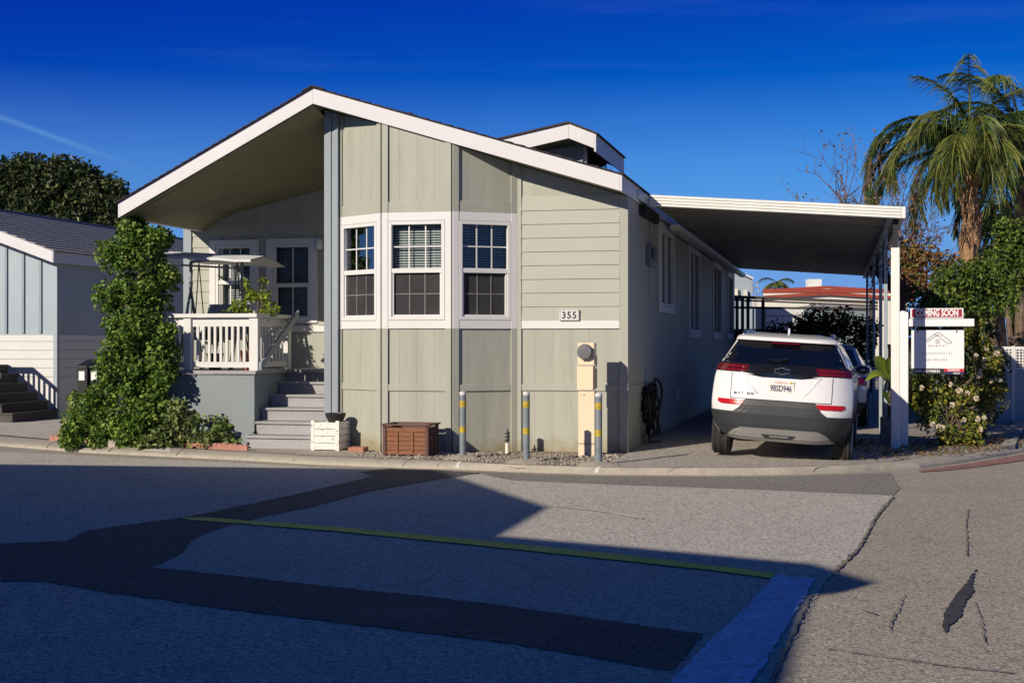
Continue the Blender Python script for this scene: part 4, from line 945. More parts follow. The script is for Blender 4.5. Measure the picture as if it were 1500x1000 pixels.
# electric meter pedestal
p = G(859, 668, LOT); fr = HF(p); kx = p.y / 2000
mp_ = thing('meter_pedestal', 'tall tan electric meter pedestal with round grey meter near the house corner', 'meter pedestal', p, -TH)
zz = lambda y: EYE - (y - 500) * kx - LOT
W_ = 12.2 * kx; DPT = .16
mb = MB(); mb.box(-W_, W_, 0, DPT, -.02, zz(573), fr); part('base', mb, M['tan'], mp_, bevel=.006)
mb = MB(); mb.box(-W_ - .008, W_ - .012, -.035, DPT, zz(571), zz(536), fr); part('cover', mb, M['tan'], mp_, bevel=.006)
mb = MB(); mb.box(-W_ - .006, W_ - .004, -.004, DPT, zz(534.5), zz(502), fr); head = part('meter_head', mb, M['tan'], mp_, bevel=.008)
mb = MB(); mb.lathe(lambda x, y, z: fr(-.012 + x, -.004 - z, zz(515) + y), [(11.5 * kx, 0), (11.5 * kx, .05), (10 * kx, .075), (3 * kx, .078)], 28); part('meter', mb, M['meter'], head)
mb = MB(); mb.box(W_ + .004, W_ + .02, .05, .07, zz(568), zz(520), fr); part('conduit', mb, M['tan'], mp_)
mb = MB(); mb.box(-W_ - .002, W_ + .002, -.003, .0, zz(650), zz(649), fr); part('seam', mb, M['wood_dark'], mp_)
for x, y in ((.0, 652), (-.03, 578), (-.02, 529)):
    mb = MB(); mb.lathe(lambda a, b, z, x=x, y=y: fr(x + a, -.004 - z, zz(y) + b), [(.008, 0), (.006, .006)], 8); part('screw', mb, M['blackink'], mp_)
# white planter box with black bowl, brick, brown crate
p = G(476, 660, LOT); fr = HF(p + VX * .0); kx = p.y / 2000
pl_ = thing('planter_box', 'weathered white wooden planter box with peeling paint beside the steps', 'planter box', p, -TH)
w_ = 43 * kx; h_ = 44 * kx; d_ = .50
for i in range(4):
    z0 = .015 + i * (h_ - .03) / 4; z1 = z0 + (h_ - .03) / 4 - .006
    mb = MB(); mb.box(-w_ / 2, w_ / 2, 0, .022, z0, z1, fr); part('front_board', mb, M['peel'], pl_, bevel=.003)
    mb = MB(); mb.box(w_ / 2 - .02, w_ / 2, .023, d_ - .023, z0, z1, fr); part('side_board', mb, M['peel'], pl_, bevel=.003)
    mb = MB(); mb.box(-w_ / 2, -w_ / 2 + .02, .023, d_ - .023, z0, z1, fr); part('side_board', mb, M['peel'], pl_)
    mb = MB(); mb.box(-w_ / 2, w_ / 2, d_ - .022, d_, z0, z1, fr); part('rear_board', mb, M['peel'], pl_)
for a_, b_ in ((-w_ / 2 - .004, 0 - .004), (w_ / 2 - .045, -.004), (w_ / 2 - .045, d_ - .018), (-w_ / 2 - .004, d_ - .018)):
    mb = MB(); mb.box(a_, a_ + .049, b_, b_ + .022, 0, h_, fr); part('corner_post', mb, M['peel'], pl_, bevel=.003)
mb = MB(); mb.box(-w_ / 2 + .022, w_ / 2 - .022, .024, d_ - .024, h_ - .06, h_ - .03, fr); part('lid', mb, M['peel'], pl_)
bp = p + UX * .07 + VX * .2 + Vector((0, 0, h_ - .03)); bf = HF(bp)
mb = MB(); mb.lathe(bf, [(.09, 0), (.125, .07), (.138, .112), (.142, .12), (.128, .12), (.11, .06), (.05, .02)], 28)
solo('plastic_bowl', mb, M['pot'], 'shallow black plastic bowl standing on the white planter box', 'bowl', bp, smooth=False)
p = G(521, 662, LOT); fr = HF(p); mb = MB(); kx = p.y / 2000; mb.box(-12 * kx, 12 * kx, 0, .2, 0, 7 * kx, fr)
solo('brick', mb, M['brick'], 'single red brick lying beside the white planter box', 'brick', p, bevel=.006)
p = G(594, 668, LOT); fr = HF(p); kx = p.y / 2000
cr_ = thing('wooden_crate', 'brown varnished slatted wooden crate under the bay window', 'crate', p, -TH)
w_ = 68 * kx; h_ = 47 * kx; d_ = .44
for i in range(6):
    z0 = .02 + i * (h_ - .06) / 6; z1 = z0 + (h_ - .06) / 6 - .005
    mb = MB(); mb.box(-w_ / 2, w_ / 2, 0.006, .022, z0, z1, fr); part('front_slat', mb, M['wood'], cr_, bevel=.002)
    mb = MB(); mb.box(w_ / 2 - .018, w_ / 2 - .004, .023, d_ - .023, z0, z1, fr); part('side_slat', mb, M['wood_dark'], cr_, bevel=.002)
    mb = MB(); mb.box(-w_ / 2, -w_ / 2 + .018, .023, d_ - .023, z0, z1, fr); part('side_slat', mb, M['wood_dark'], cr_)
    mb = MB(); mb.box(-w_ / 2, w_ / 2, d_ - .022, d_ - .006, z0, z1, fr); part('rear_slat', mb, M['wood_dark'], cr_)
for a_, b_, m_ in ((-w_ / 2 - .008, -.01, 'wood_dark'), (w_ / 2 - .034, -.01, 'wood_dark'), (w_ / 2 - .034, d_ - .03, 'wood_dark'), (-w_ / 2 - .008, d_ - .03, 'wood_dark')):
    mb = MB(); mb.box(a_, a_ + .042, b_, b_ + .04, 0, h_ - .022, fr); part('corner_post', mb, M[m_], cr_, bevel=.003)
for x in (-.11, .09): mb = MB(); mb.box(x - .014, x + .014, -.008, .0055, .05, h_ - .09, fr); part('front_rib', mb, M['wood'], cr_, bevel=.003)
for y in (.13, .27): mb = MB(); mb.box(w_ / 2 - .0035, w_ / 2 + .008, y, y + .028, .03, h_ - .04, fr); part('side_rib', mb, M['wood_dark'], cr_, bevel=.003)
for a_ in ((-w_ / 2 - .03, w_ / 2 + .03, -.035, .045), (-w_ / 2 - .03, w_ / 2 + .03, d_ - .045, d_ + .03), (-w_ / 2 - .03, -w_ / 2 + .045, .046, d_ - .046), (w_ / 2 - .045, w_ / 2 + .03, .046, d_ - .046)):
    mb = MB(); mb.box(*a_, h_ - .02, h_, fr); part('rim_board', mb, M['wood_dark'], cr_, bevel=.004)
mb = MB(); mb.box(-w_ / 2 + .02, w_ / 2 - .02, .025, d_ - .025, .02, h_ - .10, fr); part('soil', mb, M['soil'], cr_)
# white standpipe with valve
p = G(743, 664, LOT); fr = HF(p); kx = p.y / 2000
sp_ = thing('standpipe', 'short white plastic standpipe with dark valve in the gravel', 'pipe', p, -TH)
mb = MB(); mb.lathe(fr, [(.026, -.03), (.026, 15 * kx), (.02, 15 * kx + .005)], 16); part('pipe', mb, M['pvc'], sp_)
mb = MB(); mb.tube([fr(.005, 0, 15 * kx), fr(.012, 0, 25 * kx), fr(.004, 0, 36 * kx)], [.012, .014, .008], 8)
for z in (19, 24, 29): mb.tube([fr(-.03, 0, z * kx), fr(.035, .01, z * kx + .012)], .009, 6)
part('valve', mb, M['black'], sp_)
# hose coil on the side wall
hz = thing('hose_coil', 'black rubber hose and cables coiled on the shaded side wall', 'hose', L(.06, sw(948, 660)[1], LOT), -TH)
rr = random.Random(12); v0, zt = sw(947, 560)[1], sw(947, 560)[2]
mb = MB()
for k in range(9):
    vc = v0 + rr.uniform(-.25, .25); wv = rr.uniform(.22, .5); zb_ = rr.uniform(.16, .5); zt_ = zt + rr.uniform(-.1, .05); off = .03 + rr.uniform(0, .12)
    mb.tube([L(off + .03 * math.sin(3 * a + k), vc + wv * math.sin(a), (zt_ + zb_) / 2 + (zt_ - zb_) / 2 * math.cos(a)) for a in [2 * math.pi * i / 26 for i in range(27)]], .016, 6, False)
mb.tube([L(.08, v0 - .5, .6), L(.1, v0 - .3, .5), L(.09, v0 - .25, .12), L(.2, v0 + .1, .1)], .014, 6)
part('hose', mb, M['black'], hz, smooth=True)
mb = MB(); mb.box(.003, .06, v0 - .05, v0 + .05, zt - .05, zt + .16); part('hose_hook', mb, M['steel'], hz)
# meter box on the side wall
a_, b_ = sw(948, 355), sw(959, 378)
bx = thing('wall_box', 'small dark utility box with conduit high on the side wall', 'utility box', L(0.02, (a_[1] + b_[1]) / 2, b_[2]), -TH)
mb = MB(); mb.box(.003, .07, a_[1], b_[1] - .1, a_[2] - .32, a_[2] - .02); part('box', mb, M['meter'], bx, bevel=.01)
mb = MB(); vm_ = (a_[1] + b_[1]) / 2 - .05; mb.tube([L(.03, vm_, a_[2] - .02), L(.03, vm_, zbot(0) - .03)], .014, 8); mb.tube([L(.025, vm_ - .12, a_[2] - .32), L(.025, vm_ - .12, a_[2] - .75), L(.03, vm_ - .02, a_[2] - .8)], .01, 8); part('conduit', mb, M['steel'], bx)
mb = MB(); mb.box(.0705, .08, a_[1] + .08, a_[1] + .28, a_[2] - .22, a_[2] - .08); part('box_door', mb, M['black'], bx)
# --- patio swing with canopy on the deck
sA, sB = onV(270, 460, .75), onV(346, 460, .75); cz1 = onV(300, 372, .75)[2]
sw_ = thing('patio_swing', 'grey metal patio swing with tilted pale fabric canopy on the porch', 'patio swing', L((sA[0] + sB[0]) / 2, .9, DZ), -TH)
cy = .95; zt_ = cz1 - .10; zj = onV(268, 432, .75)[2]
for u in (sA[0], sB[0]):
    mb = MB(); mb.tube([L(u, cy, zj), L(u, cy, zt_)], .022, 8); mb.tube([L(u, cy - .42, DZ), L(u, cy - .05, zj - .05), L(u, cy, zj + .05)], .02, 8); mb.tube([L(u, cy + .42, DZ), L(u, cy + .05, zj - .05), L(u, cy, zj + .05)], .02, 8)
    mb.tube([L(u - .16, cy, DZ), L(u - .02, cy, zj)], .016, 8); mb.tube([L(u + .16, cy, DZ), L(u + .02, cy, zj)], .016, 8); part('side_frame', mb, M['swingmetal'], sw_, smooth=True)
mb = MB(); mb.tube([L(sA[0], cy, zt_), L((sA[0] + sB[0]) / 2, cy, zt_ + .04), L(sB[0], cy, zt_)], .022, 8); mb.tube([L(sA[0], cy - .3, zt_ - .06), L(sB[0] + .12, cy - .3, zt_ - .12)], .014, 8); part('top_bar', mb, M['swingmetal'], sw_, smooth=True)
uA, uB = onV(247, 378, .75)[0], onV(385, 378, .75)[0]; mb = MB(); rows = []
for i in range(9):
    t = i / 8; v = cy - .62 + 1.24 * t; rows.append([L(uA + (uB - uA) * s / 12, v, cz1 + .06 - .20 * abs(t - .42) - .09 * (s / 12) - .03 * math.sin(math.pi * s / 4) ** 2 * (abs(t - .4))) for s in range(13)])
mb.grid(rows); k = len(mb.v); mb.grid([[p - Vector((0, 0, .012)) for p in r] for r in rows][::-1])
mb.grid([[p - Vector((0, 0, .035)) for p in rows[0]], rows[0]]); part('canopy', mb, M['fabric'], sw_)
mb = MB(); mb.box(sA[0] + .1, sB[0] - .05, cy - .22, cy + .25, DZ + .42, DZ + .52); part('seat', mb, M['cushion'], sw_, bevel=.03)
mb = MB(); mb.prism([L(sA[0] + .1, cy + .22, DZ + .5), L(sB[0] - .05, cy + .22, DZ + .5), L(sB[0] - .05, cy + .36, DZ + .95), L(sA[0] + .1, cy + .36, DZ + .95)], VX * .08); part('backrest', mb, M['cushion'], sw_, bevel=.02)
for u in (sA[0] + .13, sB[0] - .08):
    mb = MB(); mb.tube([L(u, cy - .15, DZ + .5), L(u, cy, zt_)], .008, 6); mb.tube([L(u, cy + .2, DZ + .5), L(u, cy, zt_)], .008, 6); part('hanger', mb, M['black'], sw_)
# potted plants on the deck
def pot_plant(name, lab, base, r, h, leafm, blobs, n, size, seed, stems=5, potm='pot', cat='plant'):
    t = thing(name, lab, cat, base, -TH); fr = HF(base)
    mb = MB(); mb.lathe(fr, [(r * .7, 0), (r, h), (r * 1.08, h), (r * 1.08, h * 1.06), (r * .9, h * 1.06), (r * .85, h * .9)], 20); part('pot', mb, M[potm], t)
    mb = MB()
    for i, b in enumerate(blobs[:stems]): mb.tube([fr(0, 0, h * .8), fr(b[0][0] * .5, b[0][1] * .5, (h + b[0][2]) / 2), fr(*b[0])], [.012, .009, .005], 6)
    part('stem', mb, M['bark'], t)
    mb = MB(); foliage(mb, [(fr(*b[0]), b[1]) for b in blobs], n, size, .2, .7, .5, .7, 3, seed); part('foliage', mb, M[leafm], t)
q = onV(365, 470, .45)
pot_plant('potted_succulent', 'bright yellow green potted plant with leaf rosettes standing behind the railing', L(q[0], .45, DZ), .13, .26, 'lime', [((-.14, 0, .90), (.13, .12, .11)), ((.02, .02, 1.05), (.1, .1, .08)), ((.22, 0, 1.05), (.09, .09, .08)), ((.30, .03, .86), (.12, .1, .1)), ((.10, 0, .74), (.14, .1, .1)), ((-.05, .0, 1.2), (.06, .06, .05)), ((.2, 0, 1.25), (.05, .06, .05))], 420, .075, 3, 7, 'terracotta')
q = onV(320, 470, .4)
pot_plant('potted_plant', 'low straggly plant in a black pot behind the railing, left of the bright one', L(q[0] - .1, .5, DZ), .12, .22, 'shrub', [((-.08, 0, .6), (.13, .1, .12)), ((.1, .05, .7), (.1, .1, .15)), ((0, 0, .45), (.15, .12, .1))], 300, .06, 5, 3)

# ------------------------------------------------------------------ the sign
p = G(1323.5, 651, LOT + .02); p.z = LOT - .02; kx = p.y / 2000; fr = HF(p)
sg_ = thing('yard_sign', 'white real estate yard sign post with COMING SOON rider and hanging panel, beside the carport', 'sign', p, -TH)
Zp = lambda y: EYE - (y - 500) * kx - p.z
Xp = lambda x: (x - 1323.5) * kx * 1.03
mb = MB(); mb.box(Xp(1317), Xp(1330), 0, 13 * kx, -.05, Zp(457), fr); mb.lathe(lambda x, y, z: fr(x, 6.5 * kx + y, Zp(457) + z), [(.04, 0), (.05, .006), (.02, .02)], 4); part('post', mb, M['signwhite'], sg_, bevel=.004)
mb = MB(); mb.box(Xp(1330) + .001, Xp(1419.5), .02, .02 + 9 * kx, Zp(478), Zp(467), fr); part('arm', mb, M['signwhite'], sg_, bevel=.004)
f = lambda y0: (lambda x, d, z: fr(x, y0 - d, z))
mb = MB(); mb.box(Xp(1333), Xp(1405), .035, .045, Zp(466), Zp(451.5), fr); rider = part('rider', mb, M['signwhite'], sg_)
mb = MB(); mb.box(Xp(1335), Xp(1403), .031, .0345, Zp(464.5), Zp(453), fr); part('rider_field', mb, M['signred'], rider)
xc = Xp(1369); part('rider_text', text_mb('COMING SOON', .125, lambda x, d, z: fr(xc + x, .029 - d * .2, Zp(458.8) + z), .004, .0045, 1.0, xs=.62), M['signwhite'], rider)
mb = MB(); mb.box(Xp(1334.5), Xp(1406), .05, .058, Zp(548), Zp(483.5), fr); pan = part('panel', mb, M['signwhite'], sg_)
mb = MB(); mb.box(Xp(1334.5), Xp(1379), .046, .0498, Zp(548), Zp(539.5), fr); part('panel_band', mb, M['blackink'], pan)
mb = MB(); mb.box(Xp(1379) + .001, Xp(1406), .046, .0498, Zp(544), Zp(539.5), fr); part('panel_band', mb, M['redink'], pan)
mb = MB(); mb.box(Xp(1379) + .001, Xp(1406), .046, .0498, Zp(548), Zp(544) - .0005, fr); part('panel_band', mb, M['navy'], pan)
for s_, sz, px, py, m_, spc, xs in (('BELMONT', .036, 1370, 506.5, 'greyink', 1.7, 1), ('VISHANGPATEL', .046, 1369.5, 517.5, 'greyink', 1.9, .72), ('650-799-5525', .040, 1369, 527, 'greyink', 1.4, .9), ('DRE # 01908836', .052, 1356.5, 543.5, 'signwhite', 1.05, .86), ('RE/MAX', .042, 1392, 541.8, 'signwhite', 1.05, 1.0), ('GOLD', .03, 1396, 546.2, 'signwhite', 1.1, 1)):
    y0 = .046 if py > 538 else .05
    x_ = Xp(px); part('panel_text', text_mb(s_, sz, lambda x, d, z: fr(x_ + x, y0 - .001 - d * .2, Zp(py) + z), .003, .0008, spc, xs=xs), M[m_], pan)
mb = MB()
def stroke(pts, r=.0045): mb.tube([fr(Xp(x), .048, Zp(y)) for x, y in pts], r, 4)
stroke([(1353, 499), (1369, 487.5), (1373, 487.5), (1390, 502), (1383, 502), (1367, 490)]); stroke([(1355, 501), (1371, 490), (1376, 493)]); stroke([(1368, 498), (1373, 498), (1373, 502.5), (1368, 502.5), (1368, 498)]); stroke([(1370.5, 498), (1370.5, 502)])
part('panel_logo', mb, M['greyink'], pan)
for x in (1343.5, 1396):
    mb = MB(); mb.tube([fr(Xp(x), .054, Zp(478)), fr(Xp(x), .054, Zp(486))], .006, 6); mb.lathe(lambda a, b, z, x=x: fr(Xp(x) + a, .049 - z, Zp(485.5) + b), [(.012, 0), (.012, .003)], 10); part('hook', mb, M['blackink'], sg_)

# ------------------------------------------------------------------ plants in front and at the left
def px3(x, y, d): return D(x, y, d)
vb = G(190, 640, LOT); vd = 18.7
vine = thing('climbing_vine', 'tall leafy green vine climbing at the corner of the porch and spreading at its foot', 'vine', px3(205, 650, vd) * 1 - Vector((0, 0, px3(205, 650, vd).z - LOT)))
bl = []
r_ = random.Random(5)
for x, y, rx_, rz in ((205, 345, 42, 24), (178, 385, 34, 34), (222, 390, 36, 34), (180, 430, 34, 34), (218, 432, 30, 30), (183, 470, 36, 34), (202, 478, 24, 30), (178, 520, 38, 34), (210, 525, 36, 32), (170, 560, 44, 32), (212, 565, 40, 34), (140, 600, 44, 34), (185, 605, 46, 36), (226, 605, 28, 38), (110, 628, 26, 20), (150, 632, 40, 18), (200, 635, 40, 20), (240, 505, 16, 24), (235, 545, 18, 20), (195, 335, 16, 12), (230, 352, 14, 14)):
    k = vd / 2000; c_ = px3(x, y, vd + r_.uniform(-.12, .12)); bl += clumps(c_, (rx_ * k * (.86 if y < 450 else .72), .26, rz * k * .95), 10, .10, .19, int(x * 7 + y))
mb = MB(); foliage(mb, bl, 30000, .062, .40, .75, .25, .8, 3, 8); part('foliage', mb, M['vine'], vine)
mb = MB(); rr = random.Random(3)
for k in range(7):
    x0 = rr.uniform(180, 220); mb.tube([px3(x0 + rr.uniform(-22, 22), 648 - i * 40, vd + .1) for i in range(8)], [.025 - .0025 * i for i in range(8)], 6)
part('stem', mb, M['bark'], vine)
def shrub(name, lab, cat, x, y, d, spots, n, size, lm, seed, shell=.3, wid=.6, group=None, rr0=.06, rr1=.13):
    b = px3(x, y, d); b.z = LOT; t = thing(name, lab, cat, b, 0, group); bl = []
    for sx, sy, rx_, rz in spots: bl += clumps(px3(sx, sy, d), (rx_ * d / 2000 * .7, rx_ * d / 2000 * .5, rz * d / 2000 * .7), 4, rr0, rr1, int(sx + sy * 3))
    mb = MB(); foliage(mb, bl, n, size, shell, wid, .3, .8, 3, seed); part('foliage', mb, M[lm], t)
    mb = MB(); r2 = random.Random(seed)
    for sx, sy, rx_, rz in spots:
        q = px3(sx, sy, d); mb.tube([b + Vector((r2.uniform(-.05, .05), 0, -.02)), (b + q) / 2 + Vector((r2.uniform(-.06, .06), 0, .04)), q], [.014, .01, .004], 5)
    part('stem', mb, M['bark'], t); return t
shrub('garden_shrub', 'pale green leafy shrub at the foot of the deck skirting, next to the vine', 'shrub', 272, 655, 18.25, [(262, 600, 12, 14), (248, 622, 22, 18), (280, 625, 22, 22), (300, 642, 18, 14), (235, 645, 20, 12), (262, 645, 26, 14), (215, 648, 18, 9)], 1500, .085, 'shrub', 21)
shrub('garden_shrub', 'small sparse shrub between the larger shrub and the steps', 'shrub', 325, 656, 18.1, [(325, 618, 9, 10), (332, 632, 10, 12), (318, 642, 16, 10), (338, 648, 12, 7), (300, 650, 12, 6)], 620, .075, 'shrub', 22)
for k in range(18):
    t = k / 17; x = 82 + (352 - 82) * t; y = 645.2 + (659.5 - 645.2) * t
    if 0.30 < t < .36 or .5 < t < .58: continue
    p = G(x, y + .5, LOT); fr = HF(p); mb = MB(); jit = rnd.uniform(-.02, .02)
    for i in range(3):
        c_ = -.065 + .065 * i; mb.prism([fr(c_ + .032 * math.cos(a), jit, .055 + .03 * math.sin(a)) for a in [math.pi * j / 6 for j in range(7)]] + [fr(c_ - .032, jit, -.03), fr(c_ + .032, jit, -.03)], VX * .055 + UX * jit)
    solo('edging_block', mb, M['edging'], 'pink scalloped concrete edging block along the plant bed behind the kerb', 'edging block', p, group='edging blocks along the plant bed')
for k, (x, y, lab) in enumerate(((158, 650, 'grey stone block tilted among the pink edging blocks, taller one'), (166, 653.5, 'grey stone block lying low among the pink edging blocks'))):
    p = G(x, y, LOT); q = Matrix.Rotation(.5 - k * .8, 3, 'Z') @ Matrix.Rotation(.3 - .2 * k, 3, 'Y'); mb = MB(); mb.box(-.06, .06, -.05, .08, -.02, .12 - .04 * k, lambda a, b, c: p + q @ Vector((a, b, c))); solo('stone_block', mb, M['stone'], lab, 'stone', p, bevel=.012)
# painted number on the kerb
def kp(t, s):       # t along px, s up the kerb face 0..1
    i = max(k for k in range(len(KF) - 1) if KF[k][0] <= t); e = (t - KF[i][0]) / (KF[i + 1][0] - KF[i][0])
    f_ = G(*KF[i], 0).lerp(G(*KF[i + 1], 0), e); b_ = G(*KB[i], LOT).lerp(G(*KB[i + 1], LOT), e); q = f_.lerp(b_, s)
    zs = ((0, .018), (.12, .045), (.35, .068), (.7, .082), (1, .086)); z = next(z0 + (z1 - z0) * (s - s0) / (s1 - s0) for (s0, z0), (s1, z1) in zip(zs, zs[1:]) if s <= s1 + 1e-6)
    return Vector((q.x, q.y, z))
mb = MB(); mb.grid([[kp(211 + 39 * i / 8, s) + Vector((0, 0, .004)) for i in range(9)] for s in (.2, .35, .52, .7, .85, .98)]); struct('kerb_number_field', mb, M['wline'])
tm = text_mb('355', 1.0, lambda x, d, z: Vector((x, d, z)), .001, .02, 1.1); mb = MB(); mb.add([kp(231 + q.x * 15, max(.15, min(.99, .58 + q.z * .62))) + Vector((0, 0, .008)) for q in tm.v], tm.f); struct('kerb_number', mb, M['blackink'])

for x in (667, 760, 871):
    mb = MB(); mb.grid([[kp(x + o + 7 * s_, s_) + Vector((0, 0, .005)) for o in (0, 5)] for s_ in (.0, .06, .12, .35, .6, .85)]); struct('kerb_mark', mb, M['wline'])
# ------------------------------------------------------------------ neighbouring home at the left
NC = G(83, 612, LOT); NC.z = 0
def N(u, v, z): return NC + UX * u + VX * v + Vector((0, 0, z))
nb_ = thing('mobile_home', 'pale blue board and batten mobile home with white skirting and grey shingle roof', 'house', N(0, 0, LOT), -TH)
nk = NC.y / 2000; NZ = lambda y: EYE - (y - 500) * nk
zb_, ze_ = NZ(490), NZ(376); NRU, NRZ = -2.9, NZ(376) + 1.02; NW = -5.8; NL = 22
nzt = lambda u: ze_ + (NRZ - ze_) * (-abs(u - NRU) + 2.9) / 2.9
mb = MB(); mb.prism([N(0, 0, zb_), N(NW, 0, zb_), N(NW, 0, ze_), N(NRU, 0, NRZ), N(0, 0, ze_)], VX * NL); part('wall', mb, M['wall_blue'], nb_)
mb = MB(); mb.box(NW, .012, -.012, NL, LOT, zb_ - .004, N)
part('skirting', mb, M['white'], nb_)
mb = MB()
for i in range(5):
    z0 = zb_ - .12 - i * .165; mb.box(NW, .014, -.016, -.011, z0 - .008, z0, N); mb.box(.0125, .016, 0, NL, z0 - .008, z0, N)
part('lap_line', mb, M['greyink'], nb_)
for i in range(9):
    u = -.33 - i * .36 + .0; mb = MB(); mb.prism([N(u - .025, -.03, zb_ + .03), N(u + .025, -.03, zb_ + .03), N(u + .025, -.03, nzt(u + .025) - .02), N(u - .025, -.03, nzt(u - .025) - .02)], VX * .029); part('batten', mb, M['batten'], nb_)
mb = MB(); mb.box(-.06, .02, -.02, .06, LOT, ze_ - .02, N); part('corner_board', mb, M['wall_blue'], nb_)
OVN = .35
def nslope(mb, ua, ub, v0, v1, a_, b_): mb.prism([N(ua, v0, nzt(ua) + a_), N(ub, v0, nzt(ub) + a_), N(ub, v0, nzt(ub) + b_), N(ua, v0, nzt(ua) + b_)], VX * (v1 - v0))
nr_mb = MB(); nslope(nr_mb, NRU, .12, -OVN + .03, NL, .0, .10); nslope(nr_mb, NW - .12, NRU, -OVN + .03, NL, .0, .10); nroof = part('roof', nr_mb, M['white'], nb_)
mb = MB(); nslope(mb, NRU, .14, -OVN, -OVN + .028, -.08, .13); nslope(mb, NW - .12, NRU, -OVN, -OVN + .028, -.08, .13); mb.box(.122, .15, -OVN, NL, nzt(.13) - .08, nzt(.13) + .12, N); part('fascia', mb, M['fascia'], nroof)
mb = MB(); nr = 16
for side, ua in ((0, .18), (1, NW - .18)):
    for i in range(nr):
        a_ = ua + (NRU - ua) * i / nr; b_ = ua + (NRU - ua) * (i + 1) / nr
        mb.prism([N(a_, -OVN - .03, nzt(a_) + .135), N(b_, -OVN - .03, nzt(b_) + .135), N(b_, -OVN - .03, nzt(b_) + .145), N(a_, -OVN - .03, nzt(a_) + .165)], VX * (NL + .4))
nslope(mb, NRU - .15, NRU + .15, -OVN - .03, NL, .165, .20)
part('shingles', mb, M['shingle_grey'], nroof)
for k, (u, v, h) in enumerate(((-.75, 12.5, .34), (-1.05, 13.6, .26), (-.6, 16.5, .3))):
    mb = MB(); mb.lathe(lambda x, y, z, u=u, v=v: N(u + x, v + y, nzt(u) + .1 + z), [(.09, 0), (.09, h * .5), (.17, h * .55), (.2, h * .8), (.12, h)], 14); part('roof_vent', mb, M['alum'], nroof)
# steps of that home
st_ = thing('entry_steps', 'dark brown wooden steps rising to the left in front of the pale blue home', 'steps', N(-.6, -1.0, LOT), -TH)
for i in range(6):
    z1 = LOT + .165 * (i + 1); u1 = .05 - i * .21
    mb = MB(); mb.box(u1 - .30, u1 + .02, -1.5, -.04, z1 - .03, z1, N); mb.box(u1 - .03, u1, -1.48, -.04, z1 - .165, z1 - .031, N); mb.box(u1 - .24, u1 - .031, -1.48, -1.45, LOT, z1 - .031, N); part('step', mb, M['darkstep'], st_)
mb = MB(); mb.box(-3.4, -1.26, -1.5, -.04, LOT + .9, LOT + 1.0, N); part('landing', mb, M['darkstep'], st_)
sr = thing('step_railing', 'white picket railing by the dark steps, throwing its shadow on the white skirting', 'railing', N(-1.6, -1.55, LOT), -TH)
mb = MB(); mb.prism([N(-1.3, -1.56, LOT + 1.62), N(-.15, -1.56, LOT + .78), N(-.15, -1.56, LOT + .86), N(-1.3, -1.56, LOT + 1.72)], VX * .05); mb.box(-3.4, -1.3, -1.56, -1.51, LOT + 1.62, LOT + 1.72, N); mb.prism([N(-1.3, -1.56, LOT + 1.12), N(-.15, -1.56, LOT + .25), N(-.15, -1.56, LOT + .30), N(-1.3, -1.56, LOT + 1.18)], VX * .05); part('rail', mb, M['rail'], sr)
for i in range(20):
    u = -.2 - i * .11; k = max(0, min(1, (-.15 - u) / 1.15)); mb = MB(); mb.box(u - .02, u + .02, -1.55, -1.52, LOT + .3 + .85 * k, LOT + .76 + .88 * k, N); part('baluster', mb, M['rail'], sr)
for k, (x, y, lab) in enumerate(((125, 585, 'black wheeled bin with a white label, left one of the pair beside the blue home'), (143, 585, 'black wheeled bin with a white label, partly behind the vine'))):
    d = 22.6; p = D(x, y, d); p.z = LOT; fr = HF(p); t = thing('wheeled_bin', lab, 'bin', p, -TH, 'black bins beside the blue home')
    mb = MB(); mb.prism([fr(-.075, -.06, .03), fr(.075, -.06, .03), fr(.095, -.10, .98), fr(-.095, -.10, .98)], VX * .30); part('body', mb, M['mailbox'], t, bevel=.01)
    mb = MB(); mb.prism([fr(-.105, -.13, .985), fr(.105, -.13, .985), fr(.105, .24, 1.09), fr(-.105, .24, 1.09)], (0, 0, .03)); part('lid', mb, M['mailbox'], t, bevel=.008)
    mb = MB(); mb.box(-.06, .045, -.103, -.098, .78, .93, fr); part('label', mb, M['label'], t)
    for sx in (-1, 1): mb = MB(); mb.lathe(lambda a, b, z, sx=sx: fr(sx * (.06 + z), .2 + a, .07 + b), [(.07, 0), (.07, .03)], 14); part('wheel', mb, M['black'], t)

